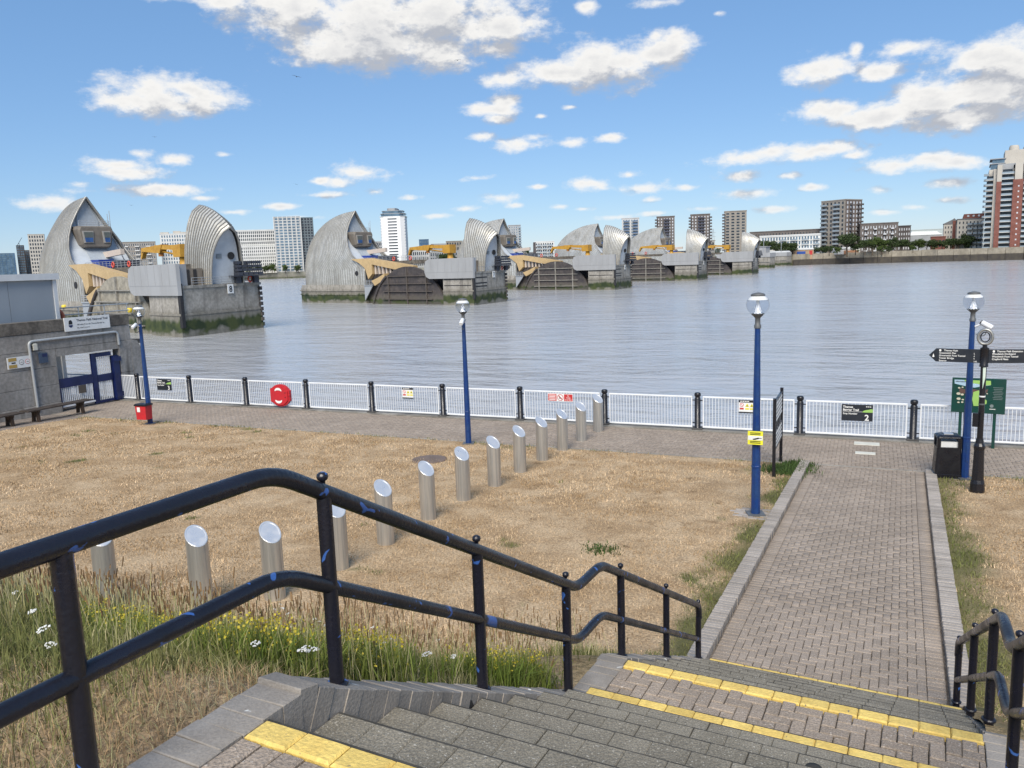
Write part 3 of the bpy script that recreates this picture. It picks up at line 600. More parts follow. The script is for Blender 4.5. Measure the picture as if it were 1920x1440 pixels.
for x, y, s_, lab in LAMPS:
    e = empty('lamp_post', (x, y, float(gz(x, y))), .35, lab, 'lamp post', 'blue globe lamp posts'); e.scale = (1, 1, s_)
    for nme, me in (('pole', pole_me), ('collar', col_me), ('globe', globe_me), ('globe_top', gtop_me), ('cap', cap_me), ('reflector', cone_me), ('base_plate', foot_me), ('access_door', door_me), ('band', band_me)): ob(nme, me, e)
# block apron at the foot of the lamp by the path
ap = empty('block_apron', (-1.98, 16.2, float(gz(-1.98, 16.2))+.01), .0, 'small apron of grey blocks around the foot of the right lamp post', 'paving')
am = brick_mesh('block', m_kerb, .195, .095, .06)
for i in range(4):
    for j in range(7):
        if random.random() < .9: ob('block', am, ap, (-.42+i*.2+(.1 if j % 2 else 0), -.3+j*.1, .01+random.gauss(0, .006)), random.gauss(0, .03))
# cameras on the lamp posts
def cctv(loc, rz, lab):
    e = empty('security_camera', loc, rz, lab, 'camera')
    MB().lathe([(.045, -.14), (.06, -.13), (.062, .09), (.052, .11)], seg=14).build('housing', m_white, e).rotation_euler = (PI/2+.5, 0, 0)
    h = [o for o in bpy.data.objects if o.parent == e][0]; h.location = (0, -.2, .08)
    d = MB().lathe([(.048, -.02), (.05, .0), (.045, .006)], seg=14).build('lens', m_ink, h); d.location = (0, 0, -.14)
    MB().tube([(0, .05, .05), (0, -.06, .1), (0, -.16, .12)], .022, 8).build('arm', m_white, e)
    MB().tube(fillet([(0, .03, -.12), (0, -.14, -.18), (0, -.2, -.02), (0, -.22, .06)], .08), .011, 6).build('cable', m_greycollar, e)
    return e
cctv((-23.9, 20.72, 3.55), .15, 'white security camera under the globe of the left lamp post')
cctv((-10.93, 21.0, 3.66), .2, 'white security camera under the globe of the middle lamp post')
cctv((2.27, 20.95, 3.55), 1.25, 'white security camera above the ring of the fingerpost')
# ---------------------------------------------------------------- red bin on the left lamp
e = empty('dog_waste_bin', (-23.93, 20.62, .5), .1, 'small red bin with black lid on the left blue lamp post', 'bin')
MB().box((0, 0, 0), (.42, .3, .5), taper=1.1, bev=0).build('body', m_red, e); MB().box((0, 0, .29), (.52, .38, .07), bev=.03).build('lid', m_black, e); MB().box((-.08, -.165, .12), (.13, .012, .17)).build('sticker', m_signwhite, e)
MB().box((0, .19, 0), (.16, .1, .3)).build('bracket', m_black, e)
# ---------------------------------------------------------------- lifebuoy case
e = empty('lifebuoy_case', (-21.15, YF-.09, .54), 0, 'red plastic lifebuoy case with two white slots on the white fence', 'lifebuoy')
a = np.linspace(0, 2*PI, 40, endpoint=False)
prof = []
for an in a:
    c, s_ = math.cos(an), math.sin(an); r = .44
    x, z = r*c, r*s_
    x = max(-.44, min(.44, x*1.12));  z = max(-.44, min(.44, z*1.0))
    if abs(z) < .26 and c < 0: x = -.47
    if abs(z) < .2 and c > 0: x = .47
    prof.append((x, z))
MB().prism(prof, -.06, .06, 'y').build('case', m_red, e)
prof2 = [(x*.86, z*.88) for x, z in prof]; MB().prism(prof2, -.10, -.055, 'y').build('lid', m_red, e)
for s_ in (1, -1):
    sl = [(-.04+.17*math.cos(t), s_*(.18+.13*math.sin(t))) for t in np.linspace(0, PI, 10)]+[(-.04+.13*math.cos(t), s_*(.18+.035*math.sin(t))) for t in np.linspace(PI, 0, 8)]
    MB().prism(sl, -.108, -.098, 'y').build('slot', m_wprint, e)
for z in (.12, -.06): MB().disc((.3, -.108, z), .022, (0, -1, 0), 10, .006).build('bolt', m_ink, e)
MB().box((.45, -.05, .02), (.07, .07, .07)).build('latch', m_red, e)
# ---------------------------------------------------------------- signs on the fence
def board(name, loc, w, h, mtl, lab, cat='sign', rz=0, th=.012):
    e = empty(name, loc, rz, lab, cat); MB().box((0, 0, 0), (w, th, h)).build('plate', mtl, e); return e
def trail_sign(x, num, lab):
    e = board('trail_sign', (x, YF-.05, .77), .83, .48, m_signblack, lab)
    text('Thames', .085, m_wprint, e, (-.38, -.009, .14), bold=.002); text('Barrier Trail', .085, m_wprint, e, (-.38, -.009, .055), bold=.002)
    MB().box((-.11, -.008, .03), (.56, .004, .006)).build('rule', m_wprint, e); text('Stop Number', .07, m_wprint, e, (-.38, -.009, -.05), bold=.001)
    text(num, .24, m_wprint, e, (.2, -.009, -.215), bold=.004)
    pl = [(.13, .02), (.415, .02), (.415, .115), (.36, .12), (.3, .1), (.22, .085), (.16, .06)]
    MB().prism(pl, -.010, -.006, 'y').build('emblem', m_lime, e)
    for k in range(3): MB().box((.25+k*.05, -.008, .185), (.035, .004, .02)).build('small_print', m_wprint, e)
trail_sign(-.23, '2', 'black trail sign with a big 2 between notice board and litter bin'); trail_sign(-27.42, '3', 'black trail sign with a big 3 right of the left lamp post')
def warn_sign(x, lab):
    e = board('warning_sign', (x, YF-.05, .82), .46, .40, m_signwhite, lab)
    MB().box((0, -.008, .165), (.46, .006, .07)).build('header', m_ink, e); MB().box((0, -.008, -.18), (.46, .006, .04)).build('footer', m_ink, e)
    for k in range(4): MB().box((-.16+k*.07, -.0125, .165), (.055, .003, .022)).build('lettering', m_wprint, e)
    MB().disc((-.14, -.006, .05), .058, (0, -1, 0), 18, .004).build('roundel', m_redprint, e); MB().disc((-.14, -.011, .05), .044, (0, -1, 0), 18, .002).build('roundel_field', m_wprint, e)
    MB().prism([(-.178, .082), (-.168, .092), (-.102, .018), (-.112, .008)], -.016, -.0135, 'y').build('bar', m_redprint, e); MB().box((-.14, -.008, -.065), (.12, .006, .05)).build('panel', m_redprint, e)
    for c in (.02, .155):
        MB().prism([(c-.062, -.005), (c+.062, -.005), (c, .105)], -.010, -.006, 'y').build('triangle', m_yellow_tri, e); MB().prism([(c-.02, .012), (c+.02, .012), (c, .062)], -.014, -.0105, 'y').build('pictogram', m_ink, e)
        MB().box((c, -.008, -.065), (.115, .006, .05)).build('panel', m_yellow_tri, e)
warn_sign(-15.33, 'small white warning sign with two yellow triangles left of the middle lamp'); warn_sign(-3.33, 'small white warning sign half hidden behind the right blue lamp post')
e = board('fishing_sign', (-9.38, YF-.05, .88), .9, .27, m_signwhite, 'red and white no fishing sign on the fence behind the steel bollards')
MB().box((-.285, -.008, 0), (.30, .006, .23)).build('panel', m_redprint, e); MB().box((.285, -.008, 0), (.30, .006, .23)).build('panel', m_redprint, e)
for k, tx in enumerate(('No', 'Fishing', 'at any time')): text(tx, .052, m_wprint, e, (.285, -.0115, .045-k*.065), align='CENTER', bold=.001)
for k in range(4): MB().box((-.285, -.0125, .075-k*.05), (.25-.02*(k % 2), .003, .022)).build('lettering', m_wprint, e)
MB().disc((0, -.006, 0), .11, (0, -1, 0), 20, .004).build('roundel', m_redprint, e); MB().disc((0, -.011, 0), .09, (0, -1, 0), 20, .002).build('roundel_field', m_wprint, e)
MB().prism([(-.055, -.03), (.05, -.04), (.06, -.02), (0, .02), (-.02, .06), (-.035, .055), (-.03, 0)], -.016, -.0135, 'y').build('pictogram', m_ink, e); MB().prism([(-.075, .06), (-.06, .075), (.075, -.06), (.06, -.075)], -.019, -.0165, 'y').build('bar', m_redprint, e)
# yellow camera sign on the right lamp
z0 = float(gz(-1.98, 16.2)); e = board('camera_sign', (-1.98, 16.2-.15, z0+1.62), .29, .27, m_yellow_sign, 'yellow and white camera warning sign on the right blue lamp post')
MB().box((0, -.008, .0), (.28, .004, .085)).build('panel', m_signwhite, e); MB().prism([(-.05, -.02), (.06, .012), (.075, -.01), (.0, -.035), (-.04, -.035)], -.014, -.0105, 'y').build('pictogram', m_ink, e); MB().box((.09, -.012, .0), (.06, .003, .012)).build('pictogram', m_ink, e)
for z in (.1, .07, -.07, -.1): MB().box((0, -.0085, z), (.2, .003, .014)).build('lettering', m_ink, e)
MB().tube([(0, .06, .05), (0, .0, .05)], .02, 6).build('clamp', m_greycollar, e)
# ---------------------------------------------------------------- edge-on notice board
e = empty('notice_board', (-2.0, 20.6, 0), 0, 'black two post notice board seen almost edge on beside the path', 'notice board')
for y in (-.82, .86): MB().box((.0, y, 1.0), (.075, .075, 1.95)).build('post', m_black, e)
m_board = plain('grey_board', (.10, .105, .12), .4)
pl = MB().box((.0, .02, 1.62), (.03, 1.6, .5)).build('panel', m_board, e); pl2 = MB().box((.0, .02, .92), (.03, 1.6, .42)).build('panel', m_board, e)
for z0_, n_ in ((1.4, 5), (.76, 4)):
    for k in range(n_): MB().box((.02, .02, z0_+k*.1), (.008, 1.4, .045)).build('lettering', m_wprint if k % 2 else m_signwhite, e)
for y in (-.25, .1, .4): MB().box((0, y, 1.25), (.03, .12, .3)).build('strut', m_black, e)
for z in (1.88, .7): MB().box((0, .02, z), (.05, 1.6, .04)).build('frame', m_black, e)
# ---------------------------------------------------------------- fingerpost
e = empty('fingerpost', (2.29, 19.69, float(gz(2.29, 19.69))), -.16, 'black fingerpost with two dark arms and a ring on top', 'signpost')
MB().lathe([(.145, -.1), (.145, .04), (.15, .05), (.14, .2), (.12, .28), (.11, .55), (.1, .95), (.115, 1.0), (.115, 1.04), (.085, 1.1), (.07, 1.2)], seg=12, smooth=False).build('base', m_black, e)
MB().lathe([(.06, 1.15), (.058, 3.1), (.058, 3.2)], seg=12).build('shaft', m_black, e)
MB().lathe([(.085, 2.78), (.085, 2.82), (.08, 2.83), (.08, 3.14), (.085, 3.15), (.085, 3.19)], seg=12).build('sleeve', m_black, e)
ring = [(.135*math.cos(t), 0, 3.42+.16*math.sin(t)) for t in np.linspace(0, 2*PI, 25)]
MB().tube(ring, .03, 8, cap=False).build('ring', mat('worn_silver', (.38, .38, .36), .4, .6, var=.3), e)
ring2 = [(.085*math.cos(t), 0, 3.42+.105*math.sin(t)) for t in np.linspace(0, 2*PI, 25)]
MB().tube(ring2, .014, 6, cap=False).build('inner_ring', m_black, e); MB().lathe([(.045, 3.19), (.045, 3.27)], seg=10).build('neck', m_black, e)
def arm(side, lines, rz):
    a_ = MB().prism([(side*.07, 2.86), (side*.92, 2.86), (side*1.06, 3.0), (side*.92, 3.15), (side*.07, 3.15)], -.02, .02, 'y').build('arm', m_signblack, e); a_.rotation_euler = (0, 0, rz)
    for k, (tx, ds) in enumerate(lines):
        x0 = -.86 if side < 0 else .14
        text(tx, .052, m_wprint, a_, (x0+(.09 if k == 0 else 0), -.023, 3.095-k*.056), bold=.0008)
        if ds: text(ds, .045, m_wprint, a_, (-.2 if side < 0 else .82, -.023, 3.095-k*.056))
    MB().prism([(side*.97-.02, 2.96), (side*.97+.02, 2.96), (side*.97+.012, 3.0), (side*.97, 3.04), (side*.97-.012, 3.0)], -.026, -.021, 'y').build('walker_mark', m_wprint, a_)
    x0 = -.84 if side < 0 else .17
    MB().disc((x0, -.021, 3.112), .022, (0, -1, 0), 10, .004, sy=1.2).build('acorn_mark', m_wprint, a_)
arm(-1, [('Thames Path', ''), ('Greenwich Pier', '2'), ('Greenwich Foot Tunnel', '4'), ('Tower Bridge', '9'), ('Source', '180')], .0)
arm(1, [('Thames Path Extension', ''), ('Woolwich Dockyard', '1'), ('Woolwich Foot Tunnel', '1'), ('Crayford Ness', '9')], .30)
MB().box((-.1, -.07, 1.62), (.11, .06, .3)).build('box', m_black, e); 
for z in (1.95, 2.12): MB().lathe([(.063, 0), (.063, .03)], (0, 0, z), 10).build('band', m_signwhite if z > 2 else m_greycollar, e)
MB().prism([(.0, 2.3), (.045, 2.55), (.045, 2.78), (-.01, 2.78), (-.005, 2.6)], -.063, -.056, 'y').build('peeling_sticker', mat('pale_green_peel', (.42, .58, .45), .6, col2=(.6, .65, .6)), e)
# ---------------------------------------------------------------- green map board
e = empty('map_board', (2.76, 24.5, 0), -.10, 'dark green map board on two posts against the white fence', 'information board')
for x in (-.4, .4): MB().box((x, .03, .5), (.075, .075, 1.04)).build('post', m_greenboard, e)
MB().box((0, 0, 1.43), (1.26, .06, .95), bev=.01).build('panel', m_greenboard, e)
def flat(poly, mtl, nme, d=.0): MB().prism([(x, 1.43+z) for x, z in poly], -.034-d, -.030-d, 'y').build(nme, mtl, e)
flat([(-.58, .42), (.26, .42), (.27, .3), (.1, .27), (-.1, .22), (-.3, .25), (-.57, .31)], m_skyprint, 'printed_sky'); flat([(-.35, .42), (.27, .42), (.28, .31), (.15, .29), (-.05, .33), (-.3, .35)], m_lime, 'printed_title_strip', .004)
text('Information', .055, m_ink, e, (-.55, -.04, 1.43+.36))
flat([(-.46, .2), (-.3, .16), (-.1, .18), (.1, .14), (.22, .2), (.2, .1), (0, .05), (-.2, .04), (-.45, .06)], m_brownprint, 'printed_town', .002)
flat([(-.12, .1), (0, .15), (.08, .1), (.12, -.05), (.2, -.12), (.2, -.2), (.1, -.27), (-.1, -.28), (-.14, -.1)], m_lime, 'printed_park', .006)
for (x, z, r) in ((-.46, .2, .03), (-.38, .22, .025), (-.47, .04, .05), (-.38, .02, .04), (-.46, -.1, .05), (-.36, -.12, .03), (-.46, -.2, .03), (-.37, -.19, .03), (.2, .07, .02)):
    MB().disc((x, -.038, 1.43+z), r, (0, -1, 0), 9, .004, sy=.7).build('printed_picture', plain('cream_print', (.5, .48, .38)), e)
for k in range(8): MB().box((.45, -.036, 1.43+.24-k*.045), (.24-.03*(k % 3), .004, .012)).build('lettering', plain('grey_print', (.16, .2, .2)), e)
MB().disc((.32, -.034, 1.43-.26), .045, (0, -1, 0), 14, .004).build('emblem', plain('grey_print', (.3, .33, .32)), e); MB().box((.34, -.036, 1.43-.345), (.14, .004, .014)).build('lettering', m_wprint, e)
# ---------------------------------------------------------------- litter bin
e = empty('litter_bin', (1.80, 21.12, .012), .1, 'black litter bin with slot openings beside the path end', 'bin')
def rsq(w, d, z, n=5, r=.07):
    out = []
    for (sx, sy, a0) in ((1, 1, 0), (-1, 1, PI/2), (-1, -1, PI), (1, -1, 1.5*PI)):
        for k in range(n): t = a0+k/(n-1)*PI/2; out.append((sx*(w/2-r)+r*math.cos(t), sy*(d/2-r)+r*math.sin(t), z))
    return out
def loft(rings, mtl, nme, par):
    n = len(rings[0]); mb = MB(); vs = [p for r in rings for p in r]
    mb.add(vs, [(i*n+j, i*n+(j+1) % n, (i+1)*n+(j+1) % n, (i+1)*n+j) for i in range(len(rings)-1) for j in range(n)], 0, False); mb.add(rings[-1], [tuple(range(n))]); mb.add(rings[0], [tuple(range(n-1, -1, -1))])
    return mb.build(nme, mtl, par)
loft([rsq(.60, .52, 0), rsq(.60, .52, .09), rsq(.57, .49, .1), rsq(.52, .46, .74)], m_black, 'body', e)
loft([rsq(.52, .46, .95), rsq(.54, .48, .965), rsq(.52, .46, 1.0), rsq(.40, .34, 1.03)], m_black, 'lid', e)
for sx in (-1, 1):
    for sy in (-1, 1): MB().box((sx*.22, sy*.19, .84), (.08, .07, .24)).build('corner_post', m_black, e)
MB().box((0, 0, .8), (.40, .34, .14)).build('liner', m_signwhite, e)
MB().box((.0, 0, 1.035), (.2, .16, .02)).build('ash_plate', m_steelcap, e)
MB().box((0, .0, -.004), (.75, .62, .02)).build('base_slab', plain('slab', (.26, .245, .22), .9), e)
# ---------------------------------------------------------------- plaques in the walk, manhole cover
m_plaque = plain('pale_plaque', (.58, .57, .50), .6)
for x, y, w, d, lab in ((.05, 24.2, .66, .36, 'larger pale plaque set in the paving near the fence'), (0.02, 23.02, .5, .26, 'smaller pale plaque set in the paving nearer the path')):
    o = MB().box((0, 0, 0), (w, d, .03), bev=.006).build('paving_plaque', m_plaque); o.location = (x, y, .0); tag(o, lab, 'plaque', 'plaques set in the walk')
o = MB().lathe([(.48, -.03), (.48, .02), (.44, .03), (.02, .03)], seg=20).build('manhole_cover', mat('rusty_cover', (.16, .12, .1), .9, var=.3)); o.location = (-10.98, 18.69, float(gz(-10.98, 18.69))); tag(o, 'round grey brown cover sunk in the lawn near the middle lamp', 'manhole cover')
# small round patch on a lower tread
vv = 7*G1+.5*G1; o = MB().lathe([(.045, -.004), (.045, .006), (.01, .007)], seg=12).build('tread_stud', m_core, steps); o.location = (1.72, 5.7*G1, 3.7-R1*6+.002)
# ---------------------------------------------------------------- concrete flood wall with gate
WX = -30.0
wall = empty('flood_wall', (WX, 20, 0), 0, 'stained concrete panel wall with a gateway at the left', 'wall')
def wbox(y0, y1, z0, z1, mtl, nme='panel', x0=-.42, x1=0.0, par=wall): return MB().b2(x0, x1, y0-20, y1-20, z0, z1, bev=.012).build(nme, mtl, par)
courses = [(-.3, .44), (.455, 1.165), (1.18, 1.89), (1.905, 2.595), (2.61, 3.28)]
for ci, (z0, z1) in enumerate(courses):
    segs = [(6, 12.6), (12.615, 18.2), (18.215, 21.88)]
    if ci >= 3:
        if ci == 3:
            for a_, b__ in segs: wbox(a_, b__, z0, z1, m_wallconc)
            wbox(21.895, 24.88, 2.28, z1, m_wallconc, 'lintel', -.42, -.002)
        else:
            for a_, b__ in segs[:2]+[(18.215, 25.52)]: wbox(a_, b__, z0, z1, m_wallconc)
    else:
        for a_, b__ in segs: wbox(a_, b__, z0, z1, m_wallconc, x1=.03 if ci == 0 else 0.0)
for z0, z1 in ((-.3, 1.2), (1.215, 2.595)): wbox(24.89, 25.52, z0, z1, m_wallconc, 'gate_pier', -.42, .01)
for a_, b__ in ((6, 12.6), (12.615, 18.2), (18.215, 25.54)): wbox(a_, b__, 3.295, 3.76, m_dirtyconc, 'coping', -.46, .03)
MB().prism([(25.525-20, -3), (26.2-20, -3), (26.05-20, 2.2), (25.85-20, 2.55), (25.525-20, 2.6)], -.44, .02, 'x').build('buttress', m_wallconc, wall)
MB().b2(-.3, -.2, 5.9-20, 21.9-20, -.2, 3.5).build('backing', m_core, wall); MB().b2(-.3, -.2, 21.9-20, 25.4-20, 2.35, 3.5).build('backing', m_core, wall)
m_pipe = plain('galvanised_pipe', (.42, .44, .45), .45, .3)
pp = fillet([(.06, 20.82-20, .25), (.06, 20.76-20, 3.0), (.06, 24.84-20, 3.03), (.06, 24.86-20, 2.45)], .18)
o = MB().tube(pp, .055, 8).build('conduit', m_pipe); o.location = (WX, 20, 0); tag(o, 'pale grey pipe bracketed around the gateway on the concrete wall', 'pipe')
# signs on the wall (faces +X)
def wsign(nme, y, z, w, h, mtl, lab):
    e = empty(nme, (WX+.05, y, z), PI/2, lab, 'sign'); MB().box((0, 0, 0), (w, .03, h)).build('plate', mtl, e); return e
e = wsign('trail_name_sign', 23.45, 3.52, 2.15, .56, m_signwhite, 'long white sign reading Thames Path National Trail on the wall')
text('Thames Path National Trail', .135, m_ink, e, (-.52, -.018, .1), bold=.001); text('180 miles from the Thames Barrier to', .085, m_greycollar, e, (-.52, -.018, -.06)); text("the river's source", .085, m_greycollar, e, (-.52, -.018, -.19))
ac = [(.0, .16), (.06, .13), (.085, .05), (.08, -.02), (-.08, -.02), (-.085, .05), (-.06, .13)]
MB().prism([(x-.8, z+.02) for x, z in ac], -.022, -.016, 'y').build('acorn_emblem', m_ink, e); MB().prism([(-.895, -.03), (-.705, -.03), (-.72, -.09), (-.8, -.14), (-.88, -.09)], -.022, -.016, 'y').build('acorn_cup', m_navy, e)
e = wsign('safety_sign', 20.3, 2.25, .95, .44, m_signwhite, 'white sign with two round symbols on the concrete wall'); m_och = plain('ochre_print', (.42, .28, .07))
for z in (.13, -.13): MB().box((-.27, -.018, z), (.32, .006, .13)).build('panel', m_och, e)
MB().box((-.24, -.018, 0), (.16, .006, .05)).build('pictogram', m_ink, e)
for x in (.08, .33): MB().disc((x, -.016, 0), .1, (0, -1, 0), 18, .004).build('roundel', m_redprint if x > .2 else m_ink, e); MB().disc((x, -.021, 0), .085, (0, -1, 0), 18, .002).build('roundel_field', m_wprint, e); MB().box((x, -.0245, 0), (.09, .002, .02)).build('pictogram', m_ink, e)
e = wsign('small_blue_sign', 21.3, 2.3, .38, .4, mat('slate_blue_sign', (.055, .085, .14), .5), 'small slate blue sign beside the pipe on the wall'); MB().box((.06, -.018, .1), (.2, .006, .12)).build('panel', m_navy, e)
e = empty('wall_lamp', (WX+.02, 20.98, 2.78), PI/2, 'small cream lamp box above the blue sign on the wall', 'lamp'); MB().box((0, -.05, 0), (.17, .12, .26), bev=.03).build('cover', plain('cream_box', (.55, .54, .47)), e); MB().box((-.14, -.04, -.02), (.12, .06, .1)).build('junction_box', m_core, e)
# gate
gt_ = empty('blue_gate', (WX-.12, 21.9, 0), 0, 'navy blue barred gate standing in the gateway of the wall', 'gate')
def gb(y0, y1, z0, z1, nme='frame', x0=-.05, x1=.05, mtl=None): return MB().b2(x0, x1, y0, y1, z0, z1).build(nme, mtl or m_navy, gt_)
gb(.02, 1.62, .96, 1.34, 'beam'); gb(1.63, 1.83, .06, 2.2, 'stile'); gb(2.62, 2.92, .06, 2.0, 'stile', -.12, .14); gb(1.84, 2.61, 2.03, 2.2); gb(1.84, 2.61, .96, 1.26); gb(1.84, 2.61, .06, .16); gb(.1, 1.62, .16, .22, 'bottom_rail', mtl=m_white); gb(.02, .09, .1, .95, 'stile')
for k in range(17): MB().b2(-.015, .015, .13+k*.087, .165+k*.087, .23, .95).build('bar', m_white, gt_)
for k in range(8):
    MB().b2(-.015, .015, 1.88+k*.092, 1.91+k*.092, 1.27, 2.02).build('bar', m_white, gt_); MB().b2(-.015, .015, 1.88+k*.092, 1.91+k*.092, .17, .95).build('bar', m_white, gt_)
gb(.88, 1.22, .62, .955, 'lock_plate', .04, .07, plain('bronze_plate', (.09, .075, .06)))
for z in (.3, 1.85): gb(2.6, 2.98, z-.1, z+.1, 'hinge', .1, .2)
# quay and fence beyond the gateway
tag(MB().b2(-50, -30.6, 10, 24.62, -.3, -.008).build('quay', m_strip), 'paved walk beyond the gateway', kind='structure')
for k in range(3):
    p = empty('white_fence', (-32.3-3.03*k, YF, .035), 0, ('nearest', 'second', 'farthest')[k]+' white bar fence panel seen through the blue gate', 'fence', 'white panels beyond the gateway')
    ob('top_rail', tr_me, p, (0, 0, 1.03)); ob('bottom_rail', tr_me, p, (0, 0, .08))
    for q in range(27): ob('bar', bar_me, p, (-railL/2+(q+1)*railL/28, 0, .055))
# benches
m_bench = mat('dark_bench_timber', (.055, .042, .034), .8, var=.4, scale=5, bump=.3); m_leg = mat('rusty_bench_leg', (.07, .045, .03), .85, var=.4, scale=8)
for y0, y1, lab in ((15.9, 19.3, 'dark slatted bench running out of the left edge'), (19.42, 22.2, 'dark slatted bench below the gateway end of the wall')):
    e = empty('bench', (-28.75, (y0+y1)/2, float(lawn_z(20.))), 0, lab, 'bench', 'benches along the concrete wall'); L_ = y1-y0
    for k in range(4): MB().box((-.2+k*.13, 0, .47), (.115, L_, .05), bev=.008).build('slat', m_bench, e)
    for s_ in (-1, 1):
        MB().prism([(-.2, 0), (-.1, 0), (-.07, .25), (.07, .25), (.1, 0), (.2, 0), (.16, .32), (.22, .44), (-.22, .44), (-.16, .32)], s_*(L_/2-.45)-.05, s_*(L_/2-.45)+.05, 'y').build('leg', m_leg, e)
# grey building behind the wall
m_clad = mat('blue_grey_cladding', (.30, .335, .37), .5, var=.08, scale=.5, stretch=(1, 1, .2)); m_trim = mat('pale_roof_trim', (.62, .64, .65), .4, var=.08)
e = empty('grey_shed', (-36, 14, 0), 0, 'plain grey clad building with pale roof edge behind the wall', 'building')
for k in range(9): MB().b2(-4.9, 4.9, -9+k*2.0, -9+k*2.0+1.985, 0, 5.36).build('wall_panel', m_clad, e)
MB().b2(-4.85, 4.85, -9, 8.98, 0, 5.3).build('wall', m_clad, e); MB().b2(-5.05, 5.05, -9.2, 9.15, 5.365, 5.62).build('roof', m_trim, e); MB().b2(4.8, 4.96, 8.9, 9.06, 0, 5.36).build('corner_trim', m_trim, e)
# rail and lifebuoy behind the wall
e = empty('walkway_rail', (-31.4, 23.2, 0), 0, 'grey pipe rail above the wall beside the orange lifebuoy', 'railing')
for z in (3.85, 4.15): MB().tube([(0, -.4, z), (0, 3.6, z)], .028, 6).build('rail', m_pipe, e)
for y in (-.3, 1.0, 2.3, 3.5): MB().tube([(0, y, 2.5), (0, y, 4.15)], .028, 6).build('post', m_pipe, e)
MB().b2(-.8, .3, -.6, 3.8, 2.3, 2.5).build('deck', m_dirtyconc, e)
e = empty('lifebuoy', (-31.3, 23.05, 3.78), 0, 'orange lifebuoy half hidden behind the wall top', 'lifebuoy')
MB().tube([(0, .32*math.cos(t), .32*math.sin(t)) for t in np.linspace(0, 2*PI, 25)], .085, 8, cap=False).build('ring', mat('faded_orange', (.62, .16, .08), .6, var=.2), e)
# ---------------------------------------------------------------- river barrier
en = ray(1908, 460); en[2] = 0; en /= np.linalg.norm(en)                            # north along the barrier
_a = math.radians(9.0); ea = np.array([-en[1], en[0], 0.0])*math.cos(_a)+en*math.sin(_a)  # upstream, along each pier
P0 = dep(490, 612, 128.4)-en*7.3; RZP = math.atan2(ea[1], ea[0])
def pier_pos(i): q = P0+en*72.0*i; return (float(q[0]), float(q[1]), 0.0)
m_shell = streaks(mat('weathered_steel_cladding', (.60, .585, .54), .40, .45, col2=(.46, .445, .40), scale=.35, bump=.25, bscale=2.5, fine=.16, fscale=3.5, rvar=.1), (.26, .245, .215), .6, .5)
m_seam = mat('steel_seam', (.30, .29, .265), .5, .4, var=.2, scale=1)
m_face = mat('pale_blue_grey_panel', (.46, .50, .54), .55, var=.12, scale=.6); m_face2 = mat('slate_panel', (.34, .38, .42), .55, var=.12)
m_pod = mat('brown_grey_pod', (.165, .145, .122), .8, var=.25, scale=.6, bump=.1); m_glass = mat('blue_window', (.03, .09, .26), .12, var=.4, scale=.6); m_dark = mat('dark_opening', (.02, .02, .022), .7)
m_beige = mat('sand_yellow_steel', (.50, .36, .18), .55, col2=(.43, .31, .16), scale=.7, fine=.08, fscale=4)
m_pierc = tide(streaks(mat('pier_concrete', (.33, .31, .275), .85, col2=(.25, .235, .205), scale=.5, bump=.3, bscale=4, fine=.15, fscale=2.5), (.09, .08, .07), .65, .9))
m_slate = tide(mat('dark_gate_steel', (.048, .042, .043), .75, col2=(.075, .064, .06), scale=.5, fine=.2, fscale=1.5), -2.6, -2.0); m_gatepale = tide(mat('pale_gate_steel', (.30, .275, .22), .75, col2=(.24, .22, .18), scale=.5, fine=.2, fscale=1.5), -1.5, -.6)
m_beamd = mat('brown_gate_beam', (.10, .085, .075), .8, var=.3); m_beaml = mat('pale_gate_beam', (.28, .265, .235), .8, var=.3, scale=1)
m_panel = mat('grey_shield_plate', (.33, .335, .34), .6, var=.12, scale=.5, stretch=(1, 1, .3)); m_orange = mat('lifebuoy_orange', (.6, .09, .06), .6); m_craney = mat('crane_yellow', (.50, .28, .035), .55, col2=(.40, .21, .03), scale=1.2); m_railm = plain('galvanised_rail', (.40, .42, .44), .5, .3); m_pinkbeam = plain('cream_gantry', (.55, .47, .40), .6); m_mach = plain('dark_machinery', (.035, .04, .055), .6)
ZB = 1.2
rz_ = [1.2, 3.5, 5.4, 6.6, 8.5, 10.5, 12.5, 15, 17.5, 20.1]; rl_ = [35.1, 35.1, 35.3, 37.0, 40.4, 42.5, 43.7, 44.9, 45.3, 45.1]; rw_ = [6.0, 6.0, 5.9, 5.8, 5.5, 5.0, 4.35, 3.15, 1.7, 0.0]
